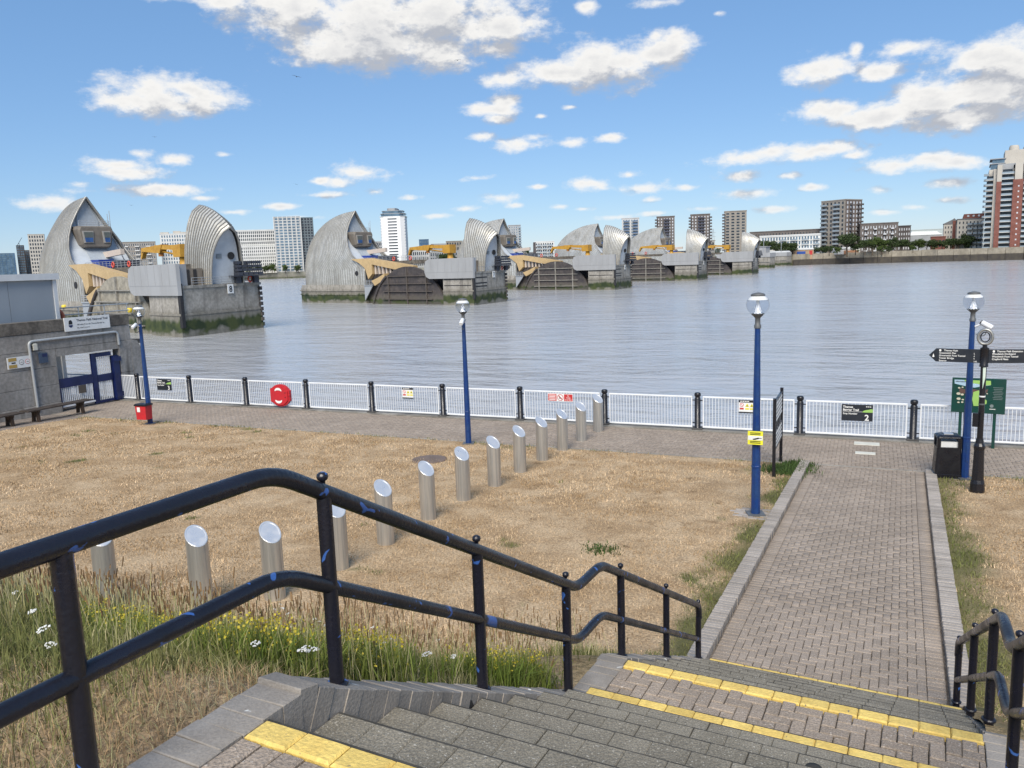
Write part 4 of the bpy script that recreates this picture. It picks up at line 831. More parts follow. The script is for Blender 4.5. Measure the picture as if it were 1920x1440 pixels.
def big_hood(dL=0):
    K, Hn = 36, 18; st = []
    for k in range(K+1):
        t = k/K; t = 1-(1-t)**1.15
        W_ = (1-t**2.6)**.5 if t < 1 else 0.0; zt = 9+11.1*(1-t**2.1)**.62 if t < 1 else 9.0
        line = []
        for j in range(Hn+1):
            h = j/Hn; zr = 1.2+h*18.9; L0 = np.interp(zr, rz_, rl_); w = np.interp(zr, rz_, rw_)
            L_ = L0+(67.5-L0)*t; z = 1.2+h*(zt-1.2); line.append((L_+dL, w*W_, z))
        st.append(line)
    mb = MB(); n = Hn+1; vs = []
    for line in st:
        vs += [(a, b_, c) for a, b_, c in line]+[(a, -b_, c) for a, b_, c in line]
    fs = []
    for k in range(K):
        for s_ in (0, n):
            for j in range(Hn):
                q = (k*2*n+s_+j, k*2*n+s_+j+1, (k+1)*2*n+s_+j+1, (k+1)*2*n+s_+j); fs.append(q if s_ else q[::-1])
    mb.add(vs, fs, 0, True)
    seam = MB()
    for k in range(0, K-1):
        for s_ in (1, -1):
            l = st[k]; v2 = []
            for (a, b_, c) in l:
                for d_ in (-.07, .07): v2 += [(a+d_, s_*(b_+.02), c+.02)]
                for d_ in (-.05, .05): v2 += [(a+d_, s_*(b_+.075), c+.05)]
            f2 = []
            for j in range(Hn):
                o_ = j*4
                f2 += [(o_+2, o_+3, o_+7, o_+6), (o_, o_+2, o_+6, o_+4), (o_+1, o_+5, o_+7, o_+3)]
            seam.add(v2, f2)
    # thick rim
    rim = MB()
    l = st[0]
    for s_ in (1, -1): rim.tube([(a-.02, s_*(b_+.03), c+.03) for a, b_, c in l], .2, 6)
    # recessed front wall in two tones
    fw = MB(); pts = [(a+.9, b_*.97, c) for a, b_, c in l]
    for j in range(Hn):
        a, b__, c_, d_ = pts[j], pts[j+1], (pts[j+1][0], -pts[j+1][1], pts[j+1][2]), (pts[j][0], -pts[j][1], pts[j][2])
        fw.add([a, b__, c_, d_], [(0, 1, 2, 3)])
    cw = MB(); pts2 = [p for p in pts if p[2] > 8]
    for j in range(len(pts2)-1):
        w0, w1 = min(1.9, pts2[j][1]*.8), min(1.9, pts2[j+1][1]*.8)
        cw.add([(pts2[j][0]-.25, w0, pts2[j][2]), (pts2[j+1][0]-.25, w1, pts2[j+1][2]), (pts2[j+1][0]-.25, -w1, pts2[j+1][2]), (pts2[j][0]-.25, -w0, pts2[j][2])], [(0, 1, 2, 3)])
    return mb, seam, rim, fw, cw
def small_hood():
    """vault whose ridge drops downstream; ribs are arches across the pier"""
    K, Hn = 13, 12; st = []
    for k in range(K+1):
        t = k/K; zt = 15.7-3.75*t**1.55; line = []
        for j in range(Hn+1):
            h = j/Hn; z = 3.8+h*(zt-3.8); w = (3.8-1.2*t)*(1-h**2.6)**.62
            Lu = np.interp(z, [4, 8, 11, 14, 16.3], [2.6, 2.6, 2.7, 3.2, 4.0]); Ld = np.interp(z, [4, 8, 10.5, 12.4], [-2.5, -2.9, -3.7, -4.6])
            line.append((Lu+(Ld-Lu)*t, w, z))
        st.append(line)
    mb = MB(); n = Hn+1; vs = []; fs = []
    for line in st: vs += line+[(a, -b_, c) for a, b_, c in line]
    for k in range(K):
        for s_ in (0, n):
            for j in range(Hn):
                q = (k*2*n+s_+j, k*2*n+s_+j+1, (k+1)*2*n+s_+j+1, (k+1)*2*n+s_+j); fs.append(q[::-1] if s_ else q)
    mb.add(vs, fs, 0, True)
    seam = MB()
    for k in range(0, K+1):
        for s_ in (1, -1):
            v2 = []
            for (a, b_, c) in st[k]:
                for d_ in (-.07, .07): v2 += [(a+d_, s_*(b_+.02), c+.02)]
                for d_ in (-.05, .05): v2 += [(a+d_, s_*(b_+.10), c+.07)]
            seam.add(v2, [f for j in range(Hn) for f in ((j*4+2, j*4+3, j*4+7, j*4+6), (j*4, j*4+2, j*4+6, j*4+4), (j*4+1, j*4+5, j*4+7, j*4+3))])
    rim = MB(); 
    for s_ in (1, -1): rim.tube([(a, s_*(b_+.02), c+.02) for a, b_, c in st[-1]], .17, 6); rim.tube([(a, s_*(b_+.02), c+.02) for a, b_, c in st[0]], .13, 6)
    fw = MB()
    for sel, off in ((st[-1], .8), (st[0], -.5)):
        for j in range(Hn):
            a, b__ = sel[j], sel[j+1]; fw.add([(a[0]+off, a[1]*.96, a[2]), (b__[0]+off, b__[1]*.96, b__[2]), (b__[0]+off, -b__[1]*.96, b__[2]), (a[0]+off, -a[1]*.96, a[2])], [(0, 1, 2, 3)])
    return mb, seam, rim, fw
def rails(mb, pts, h=1.0, r=.035, sp=1.6, n=3):
    for (p, q) in zip(pts[:-1], pts[1:]):
        p, q = Vector(p), Vector(q); d = (q-p).length; k = max(1, int(d/sp))
        for i in range(k+1): c = p+(q-p)*i/k; mb.box((c.x, c.y, c.z+h/2), (r*1.6, r*1.6, h))
        for i in range(n):
            z = h*(i+1)/n; mb.tube([p+Vector((0, 0, z)), q+Vector((0, 0, z))], r, 4, cap=False)
    return mb
def round_poly(x0, x1, z0, z1, ch):
    return [(x0+ch, z0), (x1-ch, z0), (x1-.3*ch, z0+.3*ch), (x1, z0+ch), (x1, z1-ch), (x1-.3*ch, z1-.3*ch), (x1-ch, z1), (x0, z1), (x0, z0)]
def make_pier(num, i, label, first):
    e = empty('barrier_pier', pier_pos(i), RZP, label, 'barrier pier', 'barrier piers crossing the river')
    NC, FC, B1, zt, NY = (-5.0, 9.0), (-.9, -6.4), 4.4, 3.75, 9.0       # near and far corner of the downstream end
    fa = math.atan2(FC[1]-NC[1], FC[0]-NC[0]); fl_ = math.hypot(FC[0]-NC[0], FC[1]-NC[1])
    on_end = lambda t, d, z: (NC[0]+(FC[0]-NC[0])*t+d*math.sin(fa), NC[1]+(FC[1]-NC[1])*t-d*math.cos(fa), z)   # d metres proud of the end face
    foot = [(B1, NY), NC, FC, (B1, -7.0)]
    grow = lambda g_: [(B1, NY+g_), (NC[0]-g_, NC[1]+g_), (FC[0]-g_, FC[1]-g_), (B1, -7.0-g_)]
    MB().prism(foot, -6, -.3, 'z').build('base', m_pierc, e); MB().prism(grow(-.12), -.3, zt, 'z').build('upper_base', m_pierc, e); MB().prism(grow(.1), -.42, -.1, 'z').build('ledge', m_pierc, e); MB().prism(grow(.06), zt-.35, zt+.02, 'z').build('coping', m_pierc, e)
    MB().box(on_end(.015, .0, 1.0), (.55, .5, 6.2), rz=fa).build('corner_slot', m_dark, e)
    sm_ = MB()
    if not first:
        for z in (.6, 1.3, 2.5): sm_.box(on_end(.24, -.1, z), (5.2, .08, .26), rz=fa)
        for z in (.9, 2.2): sm_.b2(NC[0]+.8, B1-.3, NY-.13, NY-.08, z-.08, z+.08)
        MB().b2(NC[0]+1.5, B1-.4, NY-.13, NY-.02, 2.7, 3.3).build('pale_patch', m_panel, e)
        sm_.build('recess_lines', m_dark, e)
    fd = MB()
    for k in range(8): fd.box(on_end(.985, .05, zt-.9-k*.8), (.45, .5, .55), rz=fa)
    fd.build('fenders', m_slate, e)['kind'] = 'stuff'
    up = MB(); ub = [(35.0, 6.2), (60.0, 6.2), (65.0, 4.6), (68.0, 2.2), (68.8, 0), (68.0, -2.2), (65.0, -4.6), (60.0, -6.2), (35.0, -6.2)]
    up.prism(ub, -6, .55, 'z'); up.prism([(x-.4 if x > 40 else x+.01, y*.985) for x, y in ub], .55, 1.25, 'z'); up.build('upstream_base', m_pierc, e)
    fl = MB(); fl.prism([(x+.35 if x > 62 else x-.02, y*1.03) for x, y in ub], -.35, -.05, 'z'); fl.prism([(x+.35 if x > 62 else x-.02, y*1.02) for x, y in ub], -1.35, -1.1, 'z'); fl.build('ledge', m_pierc, e)
    MB().b2(B1, 35.05, -6.0, 5.2, -6, 4.0).build('middle_body', m_slate, e)
    mb, seam, rim, fw, cw = HOOD
    h = ob('upstream_hood', mb, e); ob('seams', seam, h)['kind'] = 'stuff'; ob('rim', rim, h); ob('front_wall', fw, h); ob('front_strip', cw, h)
    MB().disc((38.4, 5.88, 4.1), .62, (0, 1, 0), 16, .2).build('porthole', m_dark, h)
    mb, seam, rim, fw = SHOOD
    s = ob('downstream_hood', mb, e); ob('seams', seam, s)['kind'] = 'stuff'; ob('rim', rim, s); ob('front_wall', fw, s)
    MB().disc((-2.2, -1.0, 7.9), .55, (-1, 0, 0), 14, .12).build('porthole', m_dark, s); MB().b2(-2.22, -2.0, .5, 1.3, 7.5, 8.2).build('vent', plain('vent_grey', (.22, .24, .25)), s)
    # control pod
    pod = MB()
    def pr_(x, w, z0, z1): return [(x, -w, z0+.5), (x, -w+.4, z0), (x, w-.4, z0), (x, w, z0+.5), (x, w+.4, z1-.6), (x, w+.15, z1), (x, -w-.15, z1), (x, -w-.4, z1-.6)]
    r_ = [pr_(46.2, 2.7, 10.8, 14.7), pr_(42.6, 2.7, 10.8, 14.7), pr_(42.1, 2.45, 11.0, 14.5)]
    n = 8; pod.add([p for q in r_ for p in q], [(a*n+j, a*n+(j+1) % n, (a+1)*n+(j+1) % n, (a+1)*n+j) for a in range(2) for j in range(n)]+[tuple(range(2*n, 3*n))]); pod = pod.build('control_pod', m_pod, e)
    for y0, y1 in ((.75, 2.3), (-2.25, -1.2)):
        MB().prism([(y0-.15, 13.8), (y1+.25, 13.8), (y1+.1, 11.65), (y0-.05, 11.65)], 41.93, 42.09, 'x').build('window_frame', plain('pod_frame', (.33, .31, .28)), pod)
        MB().prism([(y0, 13.6), (y1, 13.6), (y1-.1, 12.6), (y0+.05, 12.6)], 41.86, 41.925, 'x').build('pane', mat('pod_pane', (.10, .11, .10), .15), pod); MB().prism([(y0+.03, 12.58), (y1-.1, 12.58), (y1-.18, 11.8), (y0+.08, 11.8)], 41.85, 41.925, 'x').build('pane', m_glass, pod)
    rl = rails(MB(), [(42.8, 2.7, 14.7), (42.8, -2.7, 14.7)], 1.0, .04, 1.2); rl.tube([(43, -3.0, 14.7), (43, -3.0, 17.6)], .06, 4); rl.tube([(43, -2.6, 14.7), (43, -2.6, 17.0)], .06, 4); rl.build('roof_rail', m_railm, pod)
    MB().b2(43.8, 44.9, 1.2, 2.1, 6.8, 10.9).build('pod_stem', m_pod, e)
    MB().prism([(43.4, 9.9), (35.0, 10.3), (35.0, 9.3), (42.4, 8.9), (42.4, 6.9), (43.4, 6.9)], -1.6, -.9, 'y').build('gantry', m_pinkbeam, e)
    MB().b2(37.5, 41.8, -.6, 2.0, 6.9, 8.5).build('cabinet', plain('royal_blue_cabinet', (.012, .04, .26)), e); MB().b2(33.6, 37.0, -3.5, 0.0, 6.9, 8.3).build('cabinet', m_mach, e)
    rb = MB()
    for y in (-4.3, -3.3): rb.tube([(38, y, 6.9), (42.5, y, 12.0)], .09, 4)
    rb.build('stair', m_mach, e)
    # sand coloured rocker beam and its columns
    ty = 6.3
    MB().prism([(40.0, 7.7), (32.6, 7.75), (31.8, 7.6), (16.8, 5.5), (16.8, 4.9), (23.5, 4.8), (32.0, 6.2), (32.0, 3.9), (33.6, 2.6), (34.6, 5.2), (36.8, 6.6)], 4.9, ty, 'y').build('rocker_beam', m_beige, e)
    MB().prism([(31.2, 2.2), (28.8, 2.9), (26.2, 3.9), (26.2, 2.5), (30.0, 1.0)], 5.3, ty+1.0, 'y').build('rocker_arm', m_beige, e)
    cw_ = MB()
    for k in range(6): cw_.b2(31.6-k*1.4-.55, 31.6-k*1.4-.1, 5.18, 5.8, 3.8, 6.4)
    cw_.build('columns', m_pinkbeam, e)['kind'] = 'stuff'
    dk = MB(); dk.b2(B1-3.0, 34.8, -6.0, 4.6, 6.0, 6.85); dk = dk.build('deck', m_dirtyconc, e)
    rails(MB(), [(37, 4.5, 6.85), (10, 4.5, 6.85)], 1.1, .035, 1.4).build('deck_rail', m_railm, dk)
    for L_ in (25.5, 19.5): MB().tube([(L_+.42*math.cos(t), 4.65, 7.35+.42*math.sin(t)) for t in np.linspace(0, 2*PI, 13)], .12, 5, cap=False).build('lifebuoy', m_orange, dk)
    ld = MB(); ld.b2(31.6, 34.95, 5.3, 6.8, 1.05, 1.25); ld.prism([(34.9, 1.04), (31.6, 1.04), (34.9, -2.6)], 6.4, 6.6, 'y'); rails(ld, [(34.8, 6.7, 1.25), (31.7, 6.7, 1.25)], 1.1, .05, .9); ld.build('landing', m_railm, e)
    # gate disc with its ribs
    gc, R_, zc, yy = 17.5, 13.5, -8.1, 7.2
    poly = [(gc+R_*math.cos(t), zc+R_*math.sin(t)) for t in np.linspace(.27, PI-.27, 30)]
    md = m_gatepale if first else m_slate; mbm = m_beaml if (first or i >= 2) else m_beamd
    gd = MB().prism(poly, yy, yy+.55, 'y').build('gate_disc', md, e)
    for z in (3.2, 1.4, -.4, -2.2):
        hw = math.sqrt(R_*R_-(z-zc)**2); MB().b2(gc-min(hw-.6, 8.5), gc+min(hw-.6, 8.5), yy+.56, yy+.95, z-.09, z+.09).build('rib', mbm if z > -3 else m_slate, gd)
    for x in (gc-6.6, gc, gc+6.6):
        z1 = zc+math.sqrt(R_*R_-(x-gc)**2); MB().b2(x-.13, x+.13, yy+.56, yy+.9, -3.6, z1-.1).build('upright', mbm, gd)
    MB().tube([(x, yy+.7, z) for x, z in poly[:9]], .3, 6).build('edge_rib', m_slate, gd)
    # shield plate on the downstream half
    PL0, PL1 = -5.3, 9.9
    sp_ = MB(); sp_.prism(round_poly(PL0, PL1, 2.45, 6.85, 1.5), NY-.35, NY-.05+.25, 'y'); sp_ = sp_.build('shield_plate', m_panel, e)
    sp_.location = (0, .06, 0)
    jl = MB()
    for k in range(1, 7): x = PL0+(PL1-PL0)*k/7; jl.b2(x-.025, x+.025, NY+.2, NY+.215, 3.8, 6.7)
    jl.b2(PL0+.2, PL1-.2, NY+.2, NY+.215, 3.8, 3.85); jl.build('joints', plain('joint_grey', (.24, .245, .25)), sp_)
    rt = MB().box((NC[0]+.55, NY-.95, 5.3), (1.5, .3, 3.0), rz=fa).build('shield_return', m_panel, e)
    MB().b2(.5, 9.5, 5.2, 8.6, 3.7, 6.5).build('machine_room', m_panel, e)
    for k in range(3): MB().box((-1.24, 6.6-k*1.1, 4.95), (.1, .5, 2.2)).build('door', m_dark, e)
    MB().b2(-1.2, 4.0, 3.2, 7.6, 3.7, 6.2).build('plant_room', m_pod, e)
    rails(MB(), [(NC[0]+.3, NC[1]-2.2, zt), (FC[0]+.25, FC[1]+.3, zt), (B1, -6.6, zt)], 1.1, .035, 1.8).build('railing', m_railm, e)
    mg = MB()
    for k in range(5):
        for j in range(4): mg.box((-2.6+.15*j, -5.2+k*.85, 5.2+j*.55), (1.5, .7, .42))
    mg.b2(-3.3, -1.2, -6.0, -.6, 4.8, 4.95); mg.b2(-2.6, -1.9, -5.2, -4.4, zt, 4.8); mg.b2(-2.6, -1.9, -2.2, -1.4, zt, 4.8); mg.build('machinery_rack', m_mach, e)
    p_ = on_end(.86, .12, zt+.6); dx, dy = math.cos(fa), math.sin(fa)
    MB().tube([(p_[0]+dx*.42*math.cos(t), p_[1]+dy*.42*math.cos(t), p_[2]+.42*math.sin(t)) for t in np.linspace(0, 2*PI, 13)], .14, 5, cap=False).build('lifebuoy', m_orange, e)
    if first:
        for L_ in (12.0, 44.0): MB().lathe([(.35, 0), (.5, .15), (.5, .55), (.3, .7)], (L_, 8.6 if L_ < 20 else 6.3, -.05 if L_ > 20 else -.15), 8).build('yellow_float', plain('float_yellow', (.65, .5, .04)), e)
    s = MB().box(on_end(.60, .06, zt-.75), (1.15, .1, 1.35), rz=fa).build('number_plate', m_signwhite, e)
    q_ = on_end(.60, .13, zt-1.2); text(num, 1.3, m_signblack, s, q_, align='CENTER', bold=.03, rz=fa)
    return e
def crane(i, dL, lab):
    e = empty('hydraulic_crane', (0, 0, 0), 0, lab, 'crane', 'yellow cranes on the barrier piers')
    q = pier_pos(i); c, s = math.cos(RZP), math.sin(RZP); L_, y = 11.2, -0.5
    e.location = (q[0]+c*L_-s*y, q[1]+s*L_+c*y, 6.85); e.rotation_euler = (0, 0, RZP)
    MB().lathe([(.9, 0), (.7, .3), (.65, 1.3), (.9, 1.4)], seg=12).build('pedestal', m_craney, e)
    MB().prism([(-.9, 1.3), (1.4, 1.3), (1.6, 1.8), (1.6, 3.2), (-.9, 3.3)], -1.0, 1.0, 'y').build('cab', m_craney, e)
    MB().prism([(1.3, 3.25), (8.8, 3.5), (9.0, 2.9), (1.3, 2.4)], -.45, .45, 'y').build('boom', m_craney, e); MB().prism([(6.0, 3.52), (13.6, 3.15), (13.6, 2.6), (8.5, 2.2), (7.0, 2.1)], -.55, .55, 'y').build('jib', m_craney, e)
    MB().prism([(13.2, 3.1), (14.0, 2.7), (14.5, 1.2), (14.2, 1.2), (13.4, 2.3), (12.4, 2.6)], -.35, .35, 'y').build('hook_arm', m_craney, e); MB().tube([(2.0, 0, 1.7), (8.0, 0, 2.5)], .16, 6).build('ram', m_craney, e); MB().lathe([(.45, -.6), (.45, .6)], (7.6, 0, 2.2), 8).build('pivot', plain('rust_orange', (.35, .14, .03)), e)
hp = big_hood(); HOOD = (hp[0].mesh('upstream_hood', m_shell), hp[1].mesh('seams', m_seam), hp[2].mesh('rim', m_seam), hp[3].mesh('front_wall', m_face), hp[4].mesh('front_strip', m_face2))
sp = small_hood(); SHOOD = (sp[0].mesh('downstream_hood', m_shell), sp[1].mesh('seams', m_seam), sp[2].mesh('rim', m_seam), sp[3].mesh('front_wall', m_face))
nm = ['8', '7', '6', '5', '4']
labs = ['nearest barrier pier, numbered 8, two steel hoods and pale gate ribs', 'second barrier pier, numbered 7, with a dark round gate end', 'third barrier pier from the left, its tall hood behind pier 7', 'fourth barrier pier from the left, with a broad pale hood', 'fifth barrier pier, the farthest with a curved steel hood']
cl = ['yellow folded crane on the nearest barrier pier', 'yellow folded crane on the second barrier pier, before the white tower', 'yellow folded crane on the third barrier pier', 'yellow folded crane on the fourth barrier pier', 'yellow folded crane on the fifth barrier pier']
for i in range(5):
    make_pier(nm[i], i, labs[i], i == 0); crane(i, 0, cl[i])
# low side piers before the far bank
for k, (px, py, w, lab) in enumerate(((1445, 503, 16, 'low concrete barrier pier beyond the last hood'), (1476, 498.5, 18, 'plain concrete barrier pier next to the far bank'))):
    q = un(px, py, ZW); e = empty('barrier_pier', (float(q[0]), float(q[1]), 0), RZP, lab, 'barrier pier')
    MB().b2(-1, 34, -4, 4, -6, 3.6).build('base', m_pierc, e); MB().b2(-1.3, 34.2, -4.3, 4.3, 3.6, 6.2).build('parapet', m_panel, e); MB().b2(-1.3, 34.2, 4.35, 4.5, .6, 1.0).build('ledge', m_pierc, e)
    if k == 0: MB().b2(2, 14, -3, 3, 6.2, 9.8).build('machine_room', m_panel, e); MB().b2(1.4, 14.6, -3.4, 3.4, 9.8, 10.2).build('roof', m_panel, e)
    else: MB().prism([(-1, 6.2), (14, 6.2), (13, 7.2), (0, 7.2)], -3.5, 3.5, 'y').build('roof', m_trim, e)
    MB().tube([(3, 3.8, 6), (3, 3.8, 14)], .15, 6).build('mast', m_railm, e)
# white tide marker in front of pier 8
q = un(474, 612, ZW); o = MB(); o.lathe([(.22, -3), (.22, 4.0), (.18, 4.05)], seg=10); o.lathe([(.24, .6), (.24, .9)], seg=10, mi=1); o = o.build('marker_post', [m_signwhite, m_ink]); o.location = (float(q[0]), float(q[1]), ZW); o.rotation_euler = (0, .03, 0); tag(o, 'white marker post standing in the water at the end of pier 8', 'post')
# ---------------------------------------------------------------- far bank
def bank_pt(px, py): q = un(px, py, ZW); return (float(q[0]), float(q[1]))
BK = [(-1400, 590), (-400, 548), (200, 532), (450, 525), (540, 522), (700, 516.5), (900, 510.5), (1150, 504.8), (1350, 500.6), (1485, 498), (1520, 496.5), (1700, 492), (1920, 487), (2300, 478), (2900, 463)]
bp_ = [bank_pt(*p) for p in BK]
m_land = mat('far_bank_ground', (.085, .095, .04), .95, col2=(.14, .12, .08), scale=.05)
far_ = [(p[0]*6, p[1]*7+1200) for p in bp_]
mb = MB(); n = len(bp_); mb.add([(x, y, 3.3) for x, y in bp_]+[(x, y, 3.3) for x, y in far_], [(i, i+1, n+i+1, n+i) for i in range(n-1)]); mb.add([(x, y, -6) for x, y in bp_]+[(x, y, 3.3) for x, y in bp_], [(i, i+1, n+i+1, n+i) for i in range(n-1)])
tag(mb.build('far_bank', m_land), 'far river bank behind the barrier', kind='structure')
# embankment on the left part and river wall on the right part
m_emb = tide(mat('embankment_stone', (.22, .21, .18), .9, col2=(.15, .15, .12), scale=.15), -2.4, -1.2)
def off(p, q, d):
    v = np.array(q)-np.array(p); v = v/np.linalg.norm(v); nrm = np.array([v[1], -v[0]]); return nrm*d
w1 = empty('embankment', (0, 0, 0), 0, 'low stone embankment on the far left bank', 'embankment')
for i in range(1, 9):
    p, q = np.array(bp_[i]), np.array(bp_[i+1]); o_ = off(p, q, 2.0)
    MB().prism([tuple(p), tuple(q), tuple(q+o_), tuple(p+o_)], -6, 3.6, 'z').build('wall_length', m_emb, w1)
m_rw = streaks(mat('river_wall_concrete', (.32, .285, .225), .9, col2=(.25, .22, .17), scale=.15, fine=.12, fscale=.8), (.13, .12, .10), .5, .25); m_fend = mat('dark_timber_fender', (.05, .043, .038), .9, col2=(.08, .07, .055), scale=.4)
w2 = empty('river_wall', (0, 0, 0), 0, 'long concrete river wall with dark timber facing on the right bank', 'wall')
for i in range(9, 14):
    p, q = np.array(bp_[i]), np.array(bp_[i+1]); L_ = np.linalg.norm(q-p); k = max(1, int(L_/9)); o_ = off(p, q, 1.2)
    for j in range(k):
        a, b__ = p+(q-p)*(j+.01)/k, p+(q-p)*(j+.985)/k; zt = 4.5+random.choice((0, 0, .12, -.1))
        MB().prism([tuple(a), tuple(b__), tuple(b__+o_), tuple(a+o_)], .3, zt, 'z').build('panel', m_rw, w2)
        MB().prism([tuple(a+o_*.4), tuple(b__+o_*.4), tuple(b__+o_*1.35), tuple(a+o_*1.35)], -6, .35+(.35 if j % 1 == 0 else 0), 'z').build('fender', m_fend, w2)
# ---------------------------------------------------------------- buildings
RIGHT = RM @ np.array([1.0, 0, 0]); RZC = math.atan2(RIGHT[1], RIGHT[0])
def fac(px): return -math.atan((px-CX)/F)*.92          # turn a far front square to the line of sight
def bframe(px, D, zb=3.4):
    q = dep(px, yh(px), D); return (float(q[0]), float(q[1]), zb)
_wm = {}
def win_mesh(w, h, mp, mf=None):
    k = (round(w, 2), round(h, 2), mp.name, mf.name if mf else '')
    if k not in _wm:
        mb = MB(); mb.b2(-w/2, w/2, -.04, .25, -h/2, h/2, mi=0)
        if mf:
            mb.b2(-w/2-.12, w/2+.12, -.16, .2, -h/2-.2, -h/2, mi=1); mb.b2(-w/2-.12, w/2+.12, -.12, .2, h/2, h/2+.12, mi=1)
            for s_ in (-1, 1): mb.b2(s_*(w/2)-.06 if s_ > 0 else -w/2-.12, w/2+.12 if s_ > 0 else -w/2+.06, -.12, .2, -h/2, h/2, mi=1)
        _wm[k] = mb.mesh('window', [mp, mf or mp])
    return _wm[k]
_bm = {}
def balc_mesh(w, d, h, ms, mr):
    k = (round(w, 2), round(d, 2), round(h, 2), ms.name, mr.name)
    if k not in _bm:
        mb = MB(); mb.b2(-w/2, w/2, -d, 0, 0, .3, mi=0); mb.b2(-w/2, w/2, -d, -d+.12, .3, h, mi=1)
        for s_ in (-1, 1): mb.b2(s_*w/2-(.12 if s_ > 0 else 0), s_*w/2+(.0 if s_ > 0 else .12), -d+.13, 0, .3, h, mi=1)
        _bm[k] = mb.mesh('balcony', [ms, mr])
    return _bm[k]
W_DARK = mat('dark_glass', (.035, .045, .06), .15, var=.5, scale=.15); W_BLUE = mat('sky_glass', (.12, .19, .26), .12, var=.4, scale=.12); W_PALE = mat('pale_window', (.55, .57, .60), .4, var=.2, scale=.2)
B_WHITE = mat('white_render', (.60, .60, .58), .7, var=.08, scale=.1); B_CREAM = mat('cream_render', (.45, .42, .37), .8, var=.1, scale=.1); B_BROWN = mat('brown_brick', (.135, .118, .11), .9, var=.15, scale=.3, fine=.1, fscale=1); B_TAN = mat('tan_brick', (.255, .23, .20), .9, var=.12, scale=.3); B_DARK = mat('dark_brick', (.085, .075, .075), .9, var=.2, scale=.3); B_RED = mat('red_brick', (.20, .078, .06), .9, var=.15, scale=.3, fine=.1, fscale=1); B_GREY = mat('grey_panel', (.30, .31, .32), .7, var=.1, scale=.2); B_GLASS = mat('glass_balustrade', (.26, .32, .37), .3, var=.2, scale=.2); B_BLUEG = mat('blue_glass_tower', (.07, .14, .25), .2, var=.3, scale=.05); B_ROOF = mat('grey_roof', (.16, .16, .165), .8, var=.15, scale=.1)
def face_grid(par, w, z0, z1, floors, cols, mp, mf, ww=.55, wh=.6, x0=0, y=0, rz=0, skip=None, ox=0, oy=0, name='window'):
    fh = (z1-z0)/floors; cw = w/cols; me = win_mesh(cw*ww, fh*wh, mp, mf); c, s_ = math.cos(rz), math.sin(rz)
    for f in range(floors):
        for k in range(cols):
            if skip and skip(f, k): continue
            lx = -w/2+(k+.5)*cw+x0; ly = y; o = ob(name, me, par, (ox+lx*c-ly*s_, oy+lx*s_+ly*c, z0+(f+.52)*fh), rz)
def balcs(par, w, z0, z1, floors, xs, bw, d, ms, mr, y=0, rz=0, ox=0, oy=0, h=1.2):
    fh = (z1-z0)/floors; me = balc_mesh(bw, d, h, ms, mr); c, s_ = math.cos(rz), math.sin(rz)
    for f in range(floors):
        for lx in xs: ob('balcony', me, par, (ox+lx*c-y*s_, oy+lx*s_+y*c, z0+f*fh), rz)
def simple(x0, x1, yt, D, lab, wall, floors, cols, mp=W_DARK, mf=None, depth=18, yb=None, ww=.55, wh=.6, roof=True, name='apartment_block', cat='building', grp=None, bal=None, rz=0.0, zb=3.4, bands=None):
    xc = (x0+x1)/2; w = (x1-x0)/F*D*math.cos(fac(xc))/max(.3, math.cos(rz)); h = (yh(xc)-yt)/F*D+H-zb
    e = empty(name, bframe(xc, D, zb), RZC+rz+fac(xc), lab, cat, grp)
    MB().b2(-w/2, w/2, 0, depth, 0, h).build('wall', wall, e)
    if roof: MB().b2(-w/2-.25, w/2+.25, -.25, depth+.25, h, h+.6).build('parapet', wall if roof is True else roof, e)
    if floors: face_grid(e, w*.94, 1.0, h-.6, floors, cols, mp, mf, ww, wh)
    if bal:
        xs, bw, d, ms, mr = bal; balcs(e, w, 1.0, h-.6, floors, [x*w for x in xs], bw*w, d, ms, mr)
    if bands:
        for f in range(floors+1): MB().b2(-w/2-.1, w/2+.1, -.3, .02, 1.0+(h-1.6)*f/floors-.22, 1.0+(h-1.6)*f/floors+.22).build('floor_band', bands, e)
    return e, w, h
def corner(x0, xc, x1, yt, D, lab, wl, wr, floors, cl_, cr_, mpl, mpr, mf=None, yaw=.75, name='tower_block', grp=None, ww=.55, wh=.6, balL=None, balR=None, zb=3.4):
    """tower seen on a corner: left face turned by yaw, right face by 90 degrees less"""
    wL = (xc-x0)/F*D*math.cos(fac(xc))/math.cos(yaw); wR = (x1-xc)/F*D*math.cos(fac(xc))/math.sin(yaw); h = (yh(xc)-yt)/F*D+H-zb
    e = empty(name, bframe(xc, D, zb), RZC-yaw+fac(xc), lab, 'building', grp)
    # local frame: corner at origin, left face runs along -x at y=0, right face along +y at x=0
    mb = MB(); mb.b2(-wL, 0, 0, wR, 0, h); mb.build('wall', wl, e)
    MB().b2(-.02, .06, .0, wR, 0, h-.05).build('side_wall', wr, e); MB().b2(-wL-.2, .25, -.2, wR+.2, h, h+.7).build('parapet', wl, e)
    face_grid(e, wL*.94, .8, h-.4, floors, cl_, mpl, mf, ww, wh, x0=-wL/2); face_grid(e, wR*.94, .8, h-.4, floors, cr_, mpr, mf, ww, wh, rz=PI/2, ox=.06, oy=wR/2)
    if balL: balcs(e, wL, .8, h-.4, floors, [-wL*(1-x) for x in balL[0]], balL[1]*wL, balL[2], balL[3], balL[4])
    if balR: balcs(e, wR, .8, h-.4, floors, [(x-.5)*wR for x in balR[0]], balR[1]*wR, balR[2], balR[3], balR[4], rz=PI/2, ox=.06, oy=wR/2)
    return e, wL, wR, h
